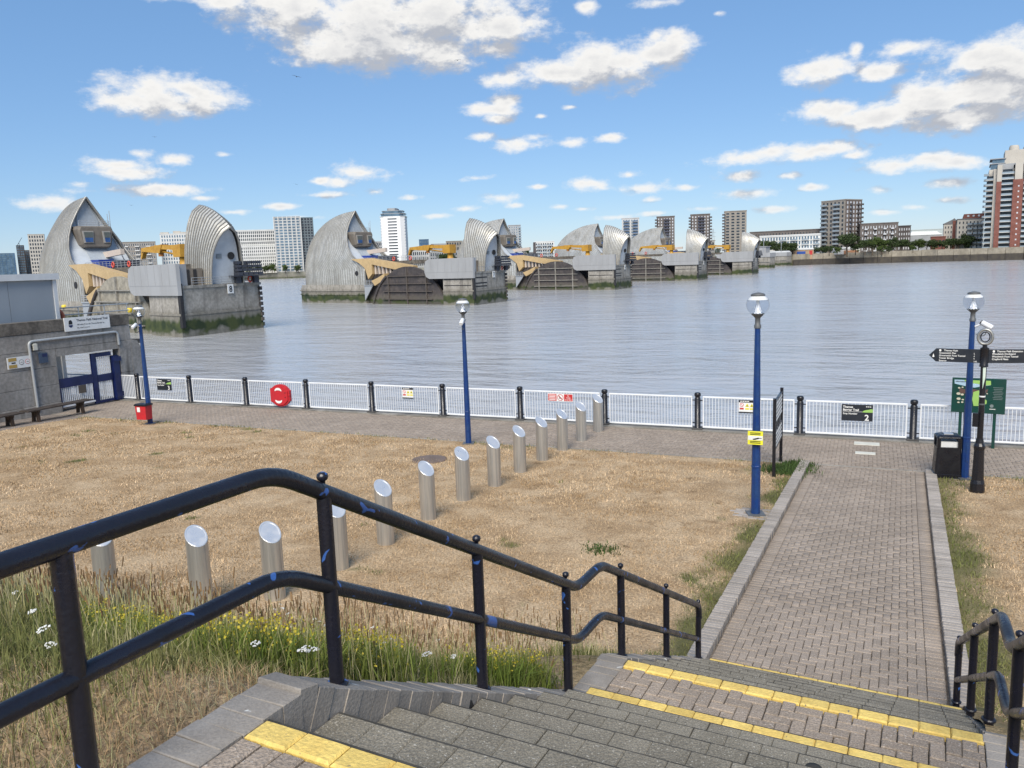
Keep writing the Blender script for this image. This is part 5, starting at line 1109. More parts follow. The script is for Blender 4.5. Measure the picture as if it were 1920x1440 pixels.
# far left skyline
simple(-30, 33, 476, 2600, 'wide blue glass tower at the left edge of the skyline', B_BLUEG, 14, 8, W_BLUE, None, 40, name='office_tower', ww=.85, wh=.75)
simple(38, 52, 461, 2650, 'slim dark glass tower with a crane on top at the far left', B_DARK, 14, 4, W_BLUE, None, 30, name='office_tower', ww=.7); simple(50, 63, 470, 2700, 'brown glass tower beside the slim dark one at the far left', B_BROWN, 12, 4, W_BLUE, None, 30, name='office_tower')
q = bframe(44, 2640); e = empty('tower_crane', (q[0], q[1], 80), RZC, 'tiny tower crane on top of the slim dark tower', 'crane'); MB().tube([(0, 0, 0), (0, 0, 45)], .9, 4).build('mast', m_mach, e); MB().tube([(-6, 0, 38), (12, 0, 62)], .7, 4).build('jib', m_mach, e)
simple(62, 92, 441, 1050, 'cream block just behind the nearest big hood', B_CREAM, 12, 6, W_DARK, None, 18)
simple(228, 297, 455, 930, 'low tan apartment block behind the left crane', B_TAN, 8, 16, W_DARK, B_WHITE, 16, ww=.5, wh=.55, bal=([-.3, 0, .3], .12, 1.6, B_CREAM, B_WHITE))
e, w, h = simple(307, 362, 440, 960, 'white stepped apartment block left of the small hood', B_WHITE, 11, 11, W_BLUE, B_WHITE, 20, ww=.55); 
for k, (a, b__, t) in enumerate(((-.48, -.2, 3), (-.05, .2, 5), (.2, .48, 3))): MB().b2(a*w, b__*w, 2, 16, h+.6, h+.6+t*.6).build('penthouse', B_CREAM, e)
e, w, h = simple(446, 526, 462, 925, 'broad white grid fronted block left of the glass tower', B_WHITE, 8, 20, W_DARK, B_WHITE, 30, ww=.5, wh=.62, name='apartment_block')
e, w, h = simple(447, 522, 433, 940, 'upper white grid block with dark windows set above the broad one', B_WHITE, 12, 19, W_DARK, B_WHITE, 24, ww=.66, wh=.72)
e, w, h = simple(520, 570, 409, 915, 'tall glass and white frame tower on the far left bank', B_GREY, 19, 6, W_BLUE, B_WHITE, 22, ww=.74, wh=.62, name='tower_block', bands=B_WHITE)
MB().b2(w/2, w/2+14, 3.0, 22, 0, h-.4).build('side_bay', mat('green_grey_glass', (.10, .15, .17), .25, var=.3, scale=.15), e); face_grid(e, 13, 1, h-1, 19, 4, W_DARK, B_GREY, .8, .7, x0=w/2+7, y=2.95)
for k in range(7): MB().b2(-w/2+k*w/6-.35, -w/2+k*w/6+.35, -.5, .0, 0, h+.8).build('pilaster', B_WHITE, e)
# white round fronted tower
xc, D = 740, 925; e = empty('tower_block', bframe(xc, D), RZC, 'white tower with dark window bands and a ringed top', 'building'); w = 46/F*D; h = (yh(xc)-408)/F*D+2
oct_ = lambda s_: [(-w/2*s_, 4), (-w/2*s_+5*s_, 0), (w/2*s_-5*s_, 0), (w/2*s_, 4), (w/2*s_, 22), (-w/2*s_, 22)]
MB().prism(oct_(1), 0, h, 'z').build('wall', mat('bright_white_render', (.74, .74, .74), .7, var=.05, scale=.1), e); face_grid(e, 11, 1, h-1, 17, 1, W_DARK, None, .95, .42); face_grid(e, 4, 1, h-1, 17, 1, W_PALE, B_GREY, .45, .35, x0=-w/2+1.0, y=3.2)
face_grid(e, 4, 1, h-1, 17, 1, W_PALE, B_GREY, .45, .35, x0=w/2-1.0, y=3.2)
for s_, z0, z1, mtl in ((1.06, h, h+.5, B_WHITE), (.92, h+.5, h+3.2, W_BLUE), (1.0, h+3.2, h+3.8, B_GREY), (.8, h+3.8, h+6.4, W_BLUE), (.86, h+6.4, h+6.9, B_GREY), (.4, h+6.9, h+9.5, B_GREY)): MB().prism(oct_(s_), z0, z1, 'z').build('crown_ring', mtl, e)
simple(705, 719, 454, 1300, 'small pale block left of the white tower', B_GREY, 6, 4, W_DARK, None, 16, bands=B_WHITE); simple(788, 806, 450, 1400, 'small blue glass block above the second crane', B_BLUEG, 7, 5, W_BLUE, None, 16)
simple(810, 842, 458, 1350, 'pale low block right of the blue glass block', B_GREY, 4, 9, W_DARK, None, 18); simple(838, 868, 453, 1150, 'tan flat roofed block beside the second small hood', B_TAN, 5, 6, W_DARK, None, 18)
simple(766, 806, 470, 1000, 'white terrace behind the second crane boom', B_WHITE, 3, 10, W_DARK, None, 12); simple(806, 860, 472, 980, 'green grey terrace behind the second crane cab', B_GREY, 3, 12, W_DARK, None, 12); simple(596, 716, 482, 980, 'long low terrace behind the second big hood', B_CREAM, 3, 26, W_DARK, None, 12)
simple(955, 978, 424, 760, 'grey balconied tower behind the third big hood', B_GREY, 15, 5, W_BLUE, B_WHITE, 16, name='tower_block', bal=([.46], .2, 1.6, B_GREY, B_GLASS))
e, w, h = simple(1004, 1040, 454, 760, 'white balconied block behind the third crane', B_WHITE, 6, 8, W_DARK, None, 14, bal=([-.3, 0, .3], .25, 1.5, B_WHITE, B_GLASS))
q = bframe(1003, 740); o = MB().lathe([(1.6, 0), (1.2, 20)], seg=10).build('chimney', B_DARK); o.location = q; tag(o, 'thin dark chimney left of the white balconied block', 'chimney')
simple(1040, 1062, 470, 780, 'low white house right of the white balconied block', B_WHITE, 2, 5, W_DARK, None, 10); simple(970, 1004, 474, 800, 'low grey sheds left of the thin chimney', B_GREY, 1, 6, W_DARK, None, 10)
# four mid towers
D_ = 640
e, w, h = simple(1167, 1199, 411, D_, 'white tower with blue balconies behind the third small hood', mat('pale_grey_brick', (.46, .46, .46), .8, var=.1, scale=.2), 14, 6, W_BLUE, B_WHITE, 15, name='tower_block', wh=.66, ww=.5, bal=([-.24, .27], .3, 1.7, B_GREY, mat('blue_balustrade', (.06, .11, .2), .3)), grp='four riverside towers')
e, w, h = simple(1232, 1265, 408, D_, 'dark brown tower with white windows above the fourth big hood', B_BROWN, 14, 6, W_PALE, B_DARK, 15, name='tower_block', ww=.42, bal=([0.05], .34, 1.6, B_DARK, mat('dark_balustrade', (.05, .05, .075), .4)), grp='four riverside towers'); balcs(e, w, 1, h-.6, 14, [-w*.53], 2.2, 1.5, B_DARK, B_DARK)
e, w, h = simple(1295, 1331, 404, D_, 'dark brown tower with white windows left of the lattice mast', B_BROWN, 14, 6, W_PALE, B_DARK, 15, name='tower_block', ww=.42, bal=([0.05], .34, 1.6, B_DARK, MT['dark_balustrade']), grp='four riverside towers'); balcs(e, w, 1, h-.6, 14, [-w*.53, w*.53], 2.2, 1.5, B_DARK, B_DARK)
e, w, h = simple(1358, 1399, 398, D_-15, 'grey brown tower with wide windows, tallest of the four in a row', B_TAN, 15, 4, W_DARK, B_CREAM, 15, name='tower_block', ww=.66, wh=.6, grp='four riverside towers'); balcs(e, w, 1, h-.6, 15, [-w*.53], 2.4, 1.5, B_DARK, B_DARK)
simple(1200, 1222, 455, 690, 'tan low block between the white tower and fourth hood', B_TAN, 3, 4, W_DARK, None, 12); simple(1310, 1340, 452, 660, 'white low block under the dark brown tower', B_WHITE, 3, 6, W_DARK, None, 10)
q = bframe(1337, 1500); e = empty('lattice_mast', q, RZC, 'thin steel lattice mast between two towers', 'mast')
for s_ in (-1, 1): MB().tube([(s_*4, 0, 0), (s_*.6, 0, 52)], .35, 4).build('leg', m_railm, e)
for z in (30, 38, 45): MB().tube([(-7+z*.05, 0, z), (7-z*.05, 0, z)], .3, 4).build('crossarm', m_railm, e)
# long terrace
e, w, h = simple(1405, 1534, 434, 610, 'long flat roofed grey brick terrace block behind the white one', B_BROWN, 5, 22, W_DARK, B_TAN, 14, ww=.4, rz=-.22)
e, w, h = simple(1424, 1536, 442, 585, 'white framed low terrace with balconies and glass', mat('white_frame', (.66, .67, .66), .6, var=.06), 4, 20, W_BLUE, B_WHITE, 8, ww=.6, wh=.7, rz=-.16, bal=([-.1, .08, .26, .44], .1, 1.4, B_WHITE, B_GLASS), bands=B_WHITE)
# brown corner tower
e, wL, wR, h = corner(1538, 1583, 1615, 377, 575, 'brown corner tower with balconies, the tallest left of the trees', B_TAN, mat('umber_brick', (.145, .115, .10), .9, var=.2, scale=.3), 12, 6, 5, W_DARK, W_PALE, None, .62, ww=.42, wh=.6, balL=([.14, .66], .24, 1.7, B_GREY, B_GLASS), balR=([.3, .75, .97], .1, 1.3, B_DARK, B_DARK))
e, w, h = simple(1612, 1682, 420, 570, 'low brown block with white windows right of the corner tower', B_BROWN, 5, 13, W_PALE, B_DARK, 14, ww=.4, wh=.5, rz=.1, bal=([-.35, -.1, .15, .35], .08, 1.4, B_BROWN, W_PALE)); simple(1678, 1706, 425, 590, 'dark block with white windows at the end of the low brown one', B_DARK, 5, 6, W_PALE, None, 14, ww=.4, wh=.5)
e, w, h = simple(1704, 1764, 441, 700, 'long low shed with a bright white roof above the trees', B_GREY, 0, 0, depth=30, roof=mat('bright_roof', (.8, .82, .82), .4)); MB().prism([(-w/2, h), (w/2, h), (w/2*.7, h+3.0), (-w/2*.85, h+3.4)], -.3, 30, 'y').build('roof', MT['bright_roof'], e)
simple(1708, 1780, 431, 1000, 'pale green grey hall roof behind the white roofed shed', mat('pale_green_roof', (.45, .50, .50), .6), 0, 0, depth=40); simple(1745, 1772, 445, 560, 'red brick low house among the trees', B_RED, 1, 4, W_DARK, None, 10)
e, w, h = simple(1768, 1796, 421, 560, 'cream house block with a red brick strip', B_CREAM, 5, 5, W_DARK, None, 14, roof=B_ROOF, ww=.35, wh=.45); MB().b2(w*.08, w*.28, -.3, 8, 0, h+2.2).build('brick_strip', B_RED, e); MB().prism([(-w/2, h+.6), (w/2, h+.6), (w/2-3, h+4), (-w/2+5, h+3)], .5, 13, 'y').build('roof', B_ROOF, e)
e, w, h = simple(1793, 1842, 412, 545, 'cream apartment block with a red roof beside the red tower', B_CREAM, 6, 7, W_DARK, None, 16, ww=.35, wh=.5, roof=B_ROOF, bal=([.0, .18, .36], .22, 1.7, B_GREY, B_GLASS)); MB().prism([(-w*.3, h+.6), (w/2, h+.6), (w/2, h+3.6), (-w*.25, h+3.6)], -.2, 14, 'y').build('roof', B_RED, e)
for k in range(3): MB().disc((-w*.1+k*w*.2, -.25, h+2.2), .7, (0, -1, 0), 12, .2).build('round_window', W_PALE, e)
# red tower
D = 500; xc = 1890; e = empty('red_tower', bframe(xc, D), RZC+fac(xc), 'tall red brick and cream tower with stacked grey balconies at the right edge', 'building')
X = lambda px: (px-xc)/F*D*math.cos(fac(xc))**2
Z = lambda py: H+(yh(xc)-py)/F*D-3.4
fl_h = (Z(346)-Z(463))/12
def slab(x0, x1, y0, y1, z0, z1, mtl, nme): MB().b2(X(x0), X(x1), y0, y1, z0, z1).build(nme, mtl, e)
slab(1842, 1990, 6, 34, 0, Z(318), B_CREAM, 'wall'); slab(1852, 1858.5, 2.5, 7, 0, Z(318), B_CREAM, 'wall_edge')
slab(1858.5, 1869, 0, 8, 0, Z(342), B_RED, 'brick_pier'); slab(1893, 1914, -1, 8, 0, Z(340), B_RED, 'brick_pier'); slab(1942, 1962, 1, 8, 0, Z(342), B_RED, 'brick_pier')
slab(1859, 1869, .2, 8, Z(342), Z(312), B_CREAM, 'upper_pier'); slab(1896, 1912, -.8, 8, Z(340), Z(310), B_CREAM, 'upper_pier'); slab(1942, 1962, 1.2, 8, Z(342), Z(312), B_CREAM, 'upper_pier')
slab(1869, 1893, 3.0, 8, 0, Z(312), B_GREY, 'bay_wall'); slab(1914, 1942, 3.0, 8, 0, Z(312), B_GREY, 'bay_wall')
wd = win_mesh(5.2, 1.9, W_DARK, None); b1_ = balc_mesh(X(1895)-X(1868), 2.6, 1.35, B_WHITE, B_GLASS); b2__ = balc_mesh(X(1941)-X(1914.5), 3.2, 1.35, B_WHITE, B_GLASS); b3_ = balc_mesh(6.2, 3.0, 1.3, B_CREAM, B_GLASS); b4_ = balc_mesh(3.6, 3.0, 1.3, B_GREY, B_GLASS)
for f in range(15):
    z = .4+f*fl_h
    for px in (1881, 1928): ob('window', wd, e, (X(px), 3.0, z+2.1))
    ob('balcony', b1_, e, (X(1881.3), 3.0-.05, z)); ob('balcony', b2__, e, (X(1928), 3.0-.05, z))
    if f < 14:
        ob('balcony', b3_, e, (X(1847), 6, z)); ob('window', wd, e, (X(1848), 6, z+2.0))
    if f > 4: ob('balcony', b4_, e, (X(1838.5), 9.0, z))
    if f < 12: ob('window', win_mesh(.8, .9, W_PALE, None), e, (X(1905), -1, z+2.0))
slab(1845, 1874, 7, 30, Z(318), Z(308), W_BLUE, 'glass_storey'); slab(1843, 1876, 6.4, 31, Z(308), Z(306.5), B_GREY, 'roof_edge'); slab(1848, 1874, 8, 28, Z(306.5), Z(299), W_BLUE, 'glass_storey'); slab(1843, 1877, 7.2, 29, Z(299), Z(297.5), B_GREY, 'roof_edge')
slab(1860, 1985, 5, 38, Z(312), Z(309), B_GREY, 'roof_edge'); slab(1874, 1960, 8, 34, Z(309), Z(284), B_CREAM, 'penthouse')
MB().lathe([(X(1903)-X(1892), Z(309)), (X(1903)-X(1892), Z(279)), (X(1901)-X(1892), Z(275))], (X(1893), 12, 0), 16).build('lift_drum', B_CREAM, e); slab(1915, 1955, 12, 30, Z(284), Z(276), B_CREAM, 'penthouse')
# small riverside structures on the right bank
q = un(1505, 497.2, ZW); e = empty('pump_house', (float(q[0]), float(q[1])+3, 3.0), RZC, 'small brick pump house with blue and red doors by the far wall', 'building')
MB().b2(-7.5, 7.5, 0, 8, -3, 4.6).build('wall', mat('orange_tan_brick', (.36, .25, .16), .9, var=.15, scale=.4), e); MB().b2(-4.6, 1.6, -.1, .1, .6, 3.4).build('door', plain('royal_blue_door', (.02, .07, .30)), e); MB().b2(4.4, 6.6, -.1, .1, .9, 3.8).build('door', plain('signal_red_door', (.45, .04, .04)), e); MB().prism([(-7.8, 4.6), (7.8, 4.6), (6.5, 5.8), (-6.8, 5.8)], -.4, 8.4, 'y').build('roof', m_trim, e)
q = un(1590, 495, ZW); e = empty('boat_shed', (float(q[0]), float(q[1])+6, 3.4), RZC, 'low white roofed shed with a brick panel by the far wall', 'building')
MB().b2(-8, 8, 0, 9, 0, 3.6).build('wall', B_WHITE, e); MB().b2(-3.4, 7, -.12, 0.05, 0, 2.6).build('brick_panel', mat('orange_brick', (.33, .17, .10), .9, var=.15, scale=.5), e); MB().prism([(-8.4, 3.6), (8.4, 3.6), (6.8, 5.0), (-6.6, 5.0)], -.4, 9.4, 'y').build('roof', m_trim, e)
# ---------------------------------------------------------------- far trees
def leaf_cloud(n, clumps, size, seed, squash=.8):
    r = np.random.default_rng(seed); C = np.array(clumps); w = C[:, 3]**2; k = r.choice(len(C), n, p=w/w.sum())
    d = r.normal(size=(n, 3)); d /= np.linalg.norm(d, axis=1)[:, None]; rad = C[k, 3]*r.uniform(.45, 1.05, n)**.6
    P = C[k, :3]+d*rad[:, None]*np.array([1, 1, squash])
    nrm = d+r.normal(0, .55, (n, 3)); nrm /= np.linalg.norm(nrm, axis=1)[:, None]
    a = np.cross(nrm, r.normal(size=(n, 3))); a /= np.linalg.norm(a, axis=1)[:, None]; b__ = np.cross(nrm, a); s_ = (size*r.uniform(.6, 1.4, n))[:, None]
    V = np.stack([P-a*s_*.5, P+b__*s_*.32, P+a*s_*.5, P-b__*s_*.32], 1).reshape(-1, 3)
    return V
def quads_mesh(name, V, mtl, nv=4):
    me = bpy.data.meshes.new(name); n = len(V)//nv; me.vertices.add(len(V)); me.vertices.foreach_set('co', V.astype(np.float32).ravel()); me.loops.add(n*nv); me.polygons.add(n)
    me.loops.foreach_set('vertex_index', np.arange(n*nv, dtype=np.int32)); me.polygons.foreach_set('loop_start', np.arange(0, n*nv, nv, dtype=np.int32)); me.update(); me.validate(); me.materials.append(mtl); return me
def leaf_mat(name, c1, c2): return attr_tint(mat(name, c1, .7, col2=c2, scale=.25, spec=.2), .45)
m_leaf = leaf_mat('dark_foliage', (.052, .078, .026), (.036, .056, .02)); m_leaf2 = leaf_mat('fresh_foliage', (.075, .105, .025), (.05, .08, .02)); m_bark = mat('bark', (.09, .07, .05), .9)
TREES = []
for s_ in range(5):
    r = random.Random(s_); cl2 = [(0, 0, 5.6, 2.6)]
    for k in range(11): a = r.uniform(0, 2*PI); rr = r.uniform(1.2, 3.0); cl2.append((rr*math.cos(a), rr*math.sin(a), r.uniform(3.0, 8.6)-rr*.3, r.uniform(1.0, 2.0)))
    V = leaf_cloud(2600, cl2, .5, 100+s_)
    tr = MB(); tr.tube([(0, 0, -1), (.1, 0, 2), (0, .1, 5.5)], [.38, .28, .1], 7)
    for k in range(5): c = cl2[k+1]; tr.tube([(0, 0, 2.2+k*.4), (c[0]*.6, c[1]*.6, c[2]*.8), c[:3]], [.15, .1, .04], 5)
    TREES.append((quads_mesh('crown', V, m_leaf2 if s_ in (1, 4) else m_leaf), tr.mesh('trunk', m_bark)))
TL = [(1588, 430, 11, 2), (1622, 446, 12, 0), (1636, 442, 13, 4), (1654, 446, 12, 1), (1672, 443, 12, 3), (1690, 446, 12, 0), (1706, 447, 12, 2), (1722, 446, 12, 4), (1738, 448, 12, 0), (1752, 447, 12, 3), (1766, 446, 12, 2), (1782, 444, 13, 0), (1797, 441, 14, 2), (1812, 436, 15, 3), (1824, 441, 14, 0), (1650, 459, 9, 1), (1666, 460, 9, 3), (1712, 459, 8, 4), (1604, 453, 9, 2), (1555, 459, 8, 0), (1570, 461, 7, 1)]
TL2 = [(1408, 452, 8, 1), (1425, 450, 9, 4), (1440, 447, 10, 0), (1455, 449, 10, 2), (1470, 452, 9, 3), (1486, 452, 9, 0), (1535, 459, 8, 2), (1548, 460, 8, 3), (1228, 458, 9, 0), (1215, 459, 9, 2), (1205, 460, 9, 3), (1180, 462, 8, 0), (1340, 461, 8, 2), (985, 466, 9, 3), (1065, 466, 9, 0), (845, 470, 9, 2), (830, 473, 8, 0)]
ORD = ['first', 'second', 'third', 'fourth', 'fifth', 'sixth', 'seventh', 'eighth', 'ninth', 'tenth', 'eleventh', 'twelfth', 'thirteenth', 'fourteenth', 'fifteenth', 'sixteenth', 'seventeenth', 'eighteenth', 'nineteenth', 'twentieth']+['twenty '+w_ for w_ in ('first', 'second', 'third', 'fourth', 'fifth', 'sixth', 'seventh', 'eighth', 'ninth')]+['thirtieth', 'thirty first']
TL.sort(); TL2.sort(); cnt = 0
for (px, yt, hh, k), D in [(t, 545 if t[1] < 456 else 525) for t in TL]+[(t, 575 if t[0] > 1400 else 700) for t in TL2]:
    q = bframe(px, D, 3.3); zt = H+(yh(px)-yt)/F*D; h = max(5.0, zt-3.3); sc_ = h/9.6
    lab = (ORD[cnt]+' tree from the left between the corner tower and red tower') if cnt < len(TL) else (ORD[cnt-len(TL)]+' tree from the left among the barrier hoods and low terraces'); cnt += 1
    e = empty('riverside_tree', q, random.uniform(0, 6), lab, 'tree', 'trees on the far bank'); e.scale = (sc_*1.15, sc_*1.15, sc_)
    ob('crown', TREES[k][0], e); ob('trunk', TREES[k][1], e)
for kk_, px in enumerate((448, 455, 468, 484, 497, 502, 510, 515, 535, 555, 560, 605)):
    q = bframe(px, 905, 3.2); e = empty('riverside_tree', q, random.uniform(0, 6), ORD[kk_]+' small tree from the left below the white grid blocks', 'tree', 'small trees on the far left bank'); s_ = random.uniform(.6, 1.3); e.scale = (s_, s_, s_); k = random.randrange(5); ob('crown', TREES[k][0], e); ob('trunk', TREES[k][1], e)
# ---------------------------------------------------------------- turf and meadow
def blades(name, X, Y, h, w, mtl, lean=.5, par=None, kind='stuff', label=None, seg2=True, z=None):
    n = len(X); Zb = (gz(X, Y) if z is None else z)-.01; th = rng.uniform(0, 2*PI, n); la = np.abs(rng.normal(0, lean, n)); ld = rng.uniform(0, 2*PI, n)
    cx, cy = np.cos(th)*w/2, np.sin(th)*w/2
    top = np.stack([X+np.cos(ld)*la*h, Y+np.sin(ld)*la*h, Zb+h*np.sqrt(np.clip(1-.5*la**2, .15, 1))], -1)
    base = np.stack([X, Y, Zb], -1); wv = np.stack([cx, cy, 0*cx], -1)
    if seg2:
        mid = base*.5+top*.5; mid[:, 2] += h*.12; mid[:, :2] = base[:, :2]+(top[:, :2]-base[:, :2])*.32
        V = np.stack([base-wv, base+wv, mid+wv*.8, mid-wv*.8, top], 1).reshape(-1, 3)
        i = np.arange(n)*5; q = np.stack([i, i+1, i+2, i+3], -1); t3 = np.stack([i+3, i+2, i+4], -1)
        me = bpy.data.meshes.new(name); me.vertices.add(len(V)); me.vertices.foreach_set('co', V.astype(np.float32).ravel())
        lp = np.concatenate([q, t3], 1).ravel(); st = np.stack([np.arange(n)*7, np.arange(n)*7+4], -1).ravel()
        me.loops.add(len(lp)); me.polygons.add(2*n); me.loops.foreach_set('vertex_index', lp.astype(np.int32)); me.polygons.foreach_set('loop_start', st.astype(np.int32)); me.update(); me.validate(); me.materials.append(mtl)
    else: me = quads_mesh(name, np.stack([base-wv, base+wv, top], 1).reshape(-1, 3), mtl, 3)
    o = ob(name, me, par); tag(o, label, kind=kind); return o
m_straw = attr_tint(mat('straw_blade', (.58, .44, .285), .9, col2=(.40, .28, .16), scale=.75, spec=.15, lo=.38, hi=.62, detail=7), .5); m_gblade = attr_tint(mat('green_blade', (.125, .145, .045), .8, col2=(.20, .20, .075), scale=1.5, spec=.2), .45); m_pale = attr_tint(mat('bleached_blade', (.44, .40, .24), .9, col2=(.30, .29, .13), scale=1.2, spec=.15), .4); m_seed = attr_tint(mat('seed_head', (.27, .17, .085), .95, var=.3), .4)
def scatter(n, x0, x1, y0, y1): return rng.uniform(x0, x1, n), rng.uniform(y0, y1, n)
# short lawn
X_, Y_ = scatter(430000, -28, 4.6, 8.2, YW); dist = np.hypot(X_, Y_); keep = rng.uniform(0, 1, len(X_)) < np.clip((11.5/dist)**1.4, 0, 1); out = (X_ < XL(Y_)-.02) | (X_ > XR(Y_)+.02); keep &= out
for bx_, by_ in BOL+[(-1.98, 16.2)]: keep &= np.hypot(X_-bx_, Y_-by_) > rng.uniform(.2, .42, len(X_))
X_, Y_ = X_[keep], Y_[keep]
gm = green_mask(X_, Y_); isg = rng.uniform(0, 1, len(X_)) < gm*1.1
dfac = np.clip(np.hypot(X_, Y_)/12, 1, 3)*np.where(wob(X_*3, Y_*3, 1.3)+wob(X_, Y_, 2.4)*.8 > .95, .25, 1)
blades('lawn_grass', X_[~isg], Y_[~isg], rng.uniform(.025, .075, (~isg).sum()), .012*dfac[~isg], m_straw, 1.0, label='short dry straw coloured grass of the lawn', seg2=False)
blades('lawn_grass', X_[isg], Y_[isg], rng.uniform(.04, .10, isg.sum()), .014*dfac[isg], m_gblade, .7, label='patches of short green grass along the lawn edges', seg2=False)
# meadow on the bank
def bank_filter(X, Y, amt): return (X < XL(Y)-.03) & (rng.uniform(0, 1, len(X)) < amt)
X_, Y_ = scatter(120000, -13, -2.1, 2.35, 8.6); den = np.clip((5.0/np.hypot(X_, Y_))**1.6, .06, 1)*np.clip((8.7-Y_)/1.2, 0, 1); patchy = np.clip(.55+wob(X_, Y_, 1.5)*.5, .12, 1)
nearedge = np.clip((XL(Y_)-X_)/.35, .15, 1)*np.clip((Y_-2.3)/.5, .1, 1); k = bank_filter(X_, Y_, den*patchy*nearedge*1.3); X_, Y_ = X_[k], Y_[k]
hh = rng.uniform(.07, .26, len(X_))*np.clip((XL(Y_)-X_)/.6, .45, 1)*np.clip((8.9-Y_)/1.5, .35, 1); gf = np.clip(.72+wob(X_+9, Y_, .9)*.45, .05, .95)*np.clip((7.6-Y_)/1.2, .08, 1); isg = rng.uniform(0, 1, len(X_)) < gf
wd_ = .0045*np.clip(np.hypot(X_, Y_)/4, 1, 2.5)
blades('meadow_grass', X_[isg], Y_[isg], hh[isg], wd_[isg]*1.2, m_gblade, .42, label='tall green meadow grass on the bank beside the steps'); blades('meadow_grass', X_[~isg], Y_[~isg], hh[~isg]*1.12, wd_[~isg], m_pale, .38, label='tall bleached meadow grass on the bank beside the steps')
# seed stalks
X_, Y_ = scatter(4200, -13, -2.3, 2.8, 8.4); k = bank_filter(X_, Y_, np.clip((5.5/np.hypot(X_, Y_))**1.3, .1, 1)); X_, Y_ = X_[k], Y_[k]; n = len(X_); hs = rng.uniform(.25, .52, n)*np.clip((9-Y_)/1.6, .5, 1); zb = gz(X_, Y_)
lx, ly = rng.normal(0, .06, n), rng.normal(0, .06, n); fw = np.clip(np.hypot(X_, Y_)/5, 1, 2)
def ribbon(x0, y0, z0, x1, y1, z1, w): a = rng.uniform(0, PI, len(x0)); dx, dy = np.cos(a)*w/2, np.sin(a)*w/2; return np.stack([np.stack([x0-dx, y0-dy, z0], -1), np.stack([x0+dx, y0+dy, z0], -1), np.stack([x1+dx, y1+dy, z1], -1), np.stack([x1-dx, y1-dy, z1], -1)], 1).reshape(-1, 3)
V1 = ribbon(X_, Y_, zb, X_+lx, Y_+ly, zb+hs, .003*fw); tag(ob('grass_stalks', quads_mesh('grass_stalks', V1, m_pale)), 'thin dry grass stalks on the bank', kind='stuff')
V2 = np.concatenate([ribbon(X_+lx, Y_+ly, zb+hs-.01, X_+lx*1.12, Y_+ly*1.12, zb+hs+rng.uniform(.03, .06, n), .0075*fw) for _ in (0, 1)]); tag(ob('seed_heads', quads_mesh('seed_heads', V2, m_seed)), 'brown seed heads on the grass stalks', kind='stuff')
# yellow bedstraw
yc = [(-3.25, 3.35, .42), (-3.7, 3.5, .4), (-2.9, 3.15, .3), (-4.3, 3.7, .4), (-2.75, 3.75, .3), (-3.1, 4.2, .4), (-2.5, 5.0, .3), (-2.45, 5.5, .25), (-5.0, 3.9, .4)]
P = []; G = []
for cx, cy, r in yc:
    m_ = int(400*r); x = rng.normal(cx, r*.5, m_); y = rng.normal(cy, r*.4, m_); k = x < XL(y)-.1; P.append((x[k], y[k]))
px_ = np.concatenate([p[0] for p in P]); py_ = np.concatenate([p[1] for p in P]); pz_ = gz(px_, py_)+rng.uniform(.1, .34, len(px_))
fl = []
for _ in range(2): fl.append(leaf_cloud(1, [(0, 0, 0, .01)], .01, 1))
C = np.stack([px_, py_, pz_], -1); rr = rng.normal(size=(len(C), 6, 3)); rr /= np.linalg.norm(rr, axis=2)[:, :, None]; cc = (C[:, None, :]+rng.normal(0, .014, (len(C), 6, 3))).reshape(-1, 3); nr = rr.reshape(-1, 3); a_ = np.cross(nr, rng.normal(size=nr.shape)); a_ /= np.linalg.norm(a_, axis=1)[:, None]; b_2 = np.cross(nr, a_); sz = rng.uniform(.005, .010, (len(cc), 1))
V = np.stack([cc-a_*sz, cc+b_2*sz, cc+a_*sz, cc-b_2*sz], 1).reshape(-1, 3); keepq = np.repeat(rng.uniform(0, 1, len(cc)) < .62, 4); m_yfl = attr_tint(mat('yellow_petals', (.50, .41, .03), .7, var=.2), .25)
tag(ob('yellow_bedstraw', quads_mesh('yellow_bedstraw', V[keepq], m_yfl)), 'small yellow wildflowers growing in the meadow grass beside the steps', kind='stuff')
gx = np.concatenate([rng.normal(c[0], c[2]*.6, int(2600*c[2])) for c in yc]); gy = np.concatenate([rng.normal(c[1], c[2]*.5, int(2600*c[2])) for c in yc]); k = gx < XL(gy)-.08; m_gbright = attr_tint(mat('fresh_green_blade', (.12, .17, .03), .8, col2=(.17, .20, .05), scale=2, spec=.2), .35)
blades('wildflower_leaves', gx[k], gy[k], rng.uniform(.1, .34, k.sum()), .009, m_gbright, .5, label='fresh green stems and leaves of the yellow wildflowers')
# straw litter near the landing edge
X_, Y_ = scatter(34000, -5.2, -2.2, .5, 2.75); k = (X_ < XL(Y_)-.02) & (wob(X_*2.5, Y_*2.5, 1.6) < .75); X_, Y_ = X_[k], Y_[k]; gp = np.clip((XL(Y_)-X_-.1)*1.0+wob(X_*2, Y_*2, 1.2)*.45, 0, .85); rr_ = rng.uniform(0, 1, len(X_)); isg = rr_ < gp*.9; isp = (~isg) & (rng.uniform(0, 1, len(X_)) < .4); iss = ~(isg | isp)
blades('dry_grass', X_[iss], Y_[iss], rng.uniform(.03, .11, iss.sum()), .0035, m_straw, 1.2, label='matted straw beside the top landing'); blades('dry_grass', X_[isp], Y_[isp], rng.uniform(.03, .11, isp.sum()), .0032, m_pale, .9, label='bleached bent grass beside the top landing'); blades('dry_grass', X_[isg], Y_[isg], rng.uniform(.04, .15, isg.sum()), .0045, m_gblade, .7, label='green tufts in the straw beside the top landing')
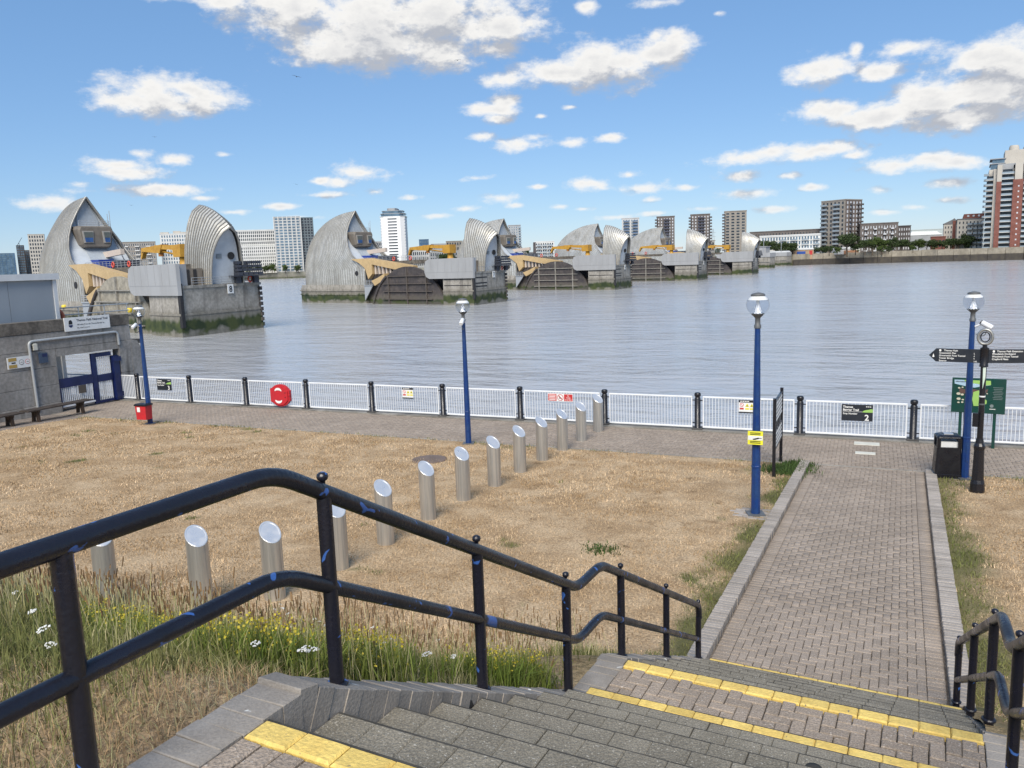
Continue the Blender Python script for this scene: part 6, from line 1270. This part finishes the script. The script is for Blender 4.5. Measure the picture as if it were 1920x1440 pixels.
# right hand bank
X_, Y_ = scatter(14000, 1.1, 4.5, 3.0, 8.8); k = X_ > XR(Y_)+.05; X_, Y_ = X_[k], Y_[k]; isg = rng.uniform(0, 1, len(X_)) < .55
blades('bank_grass', X_[isg], Y_[isg], rng.uniform(.05, .16, isg.sum()), .007, m_gblade, .7, label='green grass on the bank right of the steps'); blades('bank_grass', X_[~isg], Y_[~isg], rng.uniform(.05, .16, (~isg).sum()), .006, m_straw, .8, label='dry grass on the bank right of the steps')
# yarrow: white flat flower heads
m_yarrow = mat('white_petals', (.74, .74, .70), .7, var=.1, scale=40); m_stem = mat('green_stem', (.10, .13, .04), .8)
def yarrow_mesh(seed):
    r = random.Random(seed); mb = MB()
    for k in range(26): a = r.uniform(0, 2*PI); d = .05*math.sqrt(r.random()); mb.lathe([(.004, 0), (.009, .004), (.007, .008)], (d*math.cos(a), d*math.sin(a), -.012*(d/.05)**2+r.uniform(-.003, .003)), 5)
    return mb.mesh('flower_head', m_yarrow)
def stem_mesh(h, seed):
    r = random.Random(seed); mb = MB(); mb.tube([(r.gauss(0, .02), r.gauss(0, .02), -h), (r.gauss(0, .01), 0, -h/2), (0, 0, -.02)], .0022, 4, cap=False)
    for k in range(4): a = k*1.6; mb.tube([(0, 0, -.035), (.03*math.cos(a), .03*math.sin(a), -.005)], .0013, 3, cap=False)
    for k in range(5): z = -h*(.25+.13*k); a = r.uniform(0, 6.28); mb.add([(0, 0, z), (.035*math.cos(a), .035*math.sin(a), z+.03), (.05*math.cos(a+.15), .05*math.sin(a+.15), z+.035), (.03*math.cos(a+.3), .03*math.sin(a+.3), z+.015)], [(0, 1, 2, 3)])
    return mb.mesh('stem', m_stem)
ym_ = [yarrow_mesh(s_) for s_ in range(4)]; sm2 = [stem_mesh(.42, s_) for s_ in range(3)]
YAR = [(525, 1133), (540, 1150), (515, 1142), (598, 1165), (612, 1172), (700, 1175), (712, 1213), (708, 1198), (735, 1198), (745, 1213), (690, 1180), (822, 1200), (800, 1225), (765, 1192), (480, 1205), (585, 1217), (570, 1215), (365, 1137), (95, 1208), (545, 1176), (650, 1195), (628, 1168), (850, 1230), (395, 1135), (590, 1160), (530, 1140), (720, 1205), (60, 1145), (28, 1110), (80, 1178)]
YAR.sort()
for k, (px, py) in enumerate(YAR):
    # stand the head about 0.45 m above the bank along the ray
    r = ray(px, py); r = r/r[1]; lo, hi = 2.4, 12.0
    while r[0]*lo > float(XL(lo))-.2 and lo < 9: lo += .05
    for _ in range(30):
        mid = (lo+hi)/2; p = np.array([0, 0, H])+r*mid
        if p[2] > float(gz(p[0], p[1]))+.27: lo = mid
        else: hi = mid
    p = np.array([0, 0, H])+r*lo
    e = empty('yarrow', tuple(map(float, p)), random.uniform(0, 6), ORD[k]+' white flat yarrow head from the left in the meadow', 'flower', 'yarrow flowers on the bank'); s_ = random.uniform(.35, .7); e.scale = (s_, s_, .75)
    h_ = ob('flower_head', ym_[k % 4], e); h_.rotation_euler = (random.gauss(0, .12), random.gauss(0, .12), 0); ob('stem', sm2[k % 3], e)
# green weeds by the notice board and kerb
def weed(cx, cy, r, n, lab, hh=.16):
    x = rng.normal(cx, r*.5, n); y = rng.normal(cy, r*.5, n); blades('weed', x, y, rng.uniform(.05, hh, n), .02, mat_weed, .7, label=lab)
mat_weed = attr_tint(mat('weed_leaf', (.055, .10, .022), .7, var=.3, scale=4, spec=.3), .4)
weed(-1.75, 20.5, .55, 1500, 'green weeds at the corner of the lawn by the notice board'); weed(-4.2, 13.0, .3, 300, 'small green weed clump on the dry lawn', .1)
weed(1.15, 11.3, .05, 40, 'tiny weed in the right kerb joint', .1); weed(-1.55, 21.2, .35, 600, 'green weeds at the far end of the left kerb')
# ---------------------------------------------------------------- birds and aeroplane
m_bird = plain('dark_feathers', (.05, .05, .055), .8)
def bird(px, py, D, span, lab, roll=.0):
    q = dep(px, py, D); e = empty('gull', tuple(map(float, q)), RZC+.4, lab, 'bird', 'gulls in the sky')
    MB().tube([(-.28*span, 0, 0), (-.1*span, 0, .01), (.08*span, 0, .01), (.2*span, 0, 0)], [.01, .05*span, .045*span, .015], 7).build('body', m_bird, e)
    for s_ in (-1, 1):
        a = span*.5; MB().add([(.06*span, 0, .02), (-.05*span, 0, .02), (-.06*span, s_*a*.5, .16*a), (.04*span, s_*a*.5, .18*a), (-.08*span, s_*a, .05*a), (-.02*span, s_*a*.55, .15*a)], [(0, 1, 2, 3), (3, 2, 4)]).build('wing', m_bird, e).modifiers.new('thickness', 'SOLIDIFY').thickness = .02
    e.rotation_euler = (roll, 0, RZC+PI/2+.3)
bird(556, 144, 90, 1.0, 'dark gull high in the sky left of the big cloud', .2); bird(858, 113, 120, 1.1, 'gull in front of the big cloud', -.2); bird(290, 257, 160, .9, 'tiny gull right of the left cloud'); bird(555, 346, 170, 1.0, 'tiny gull low in the sky above the glass tower', .3); bird(246, 385, 190, 1.0, 'tiny gull above the left crane')
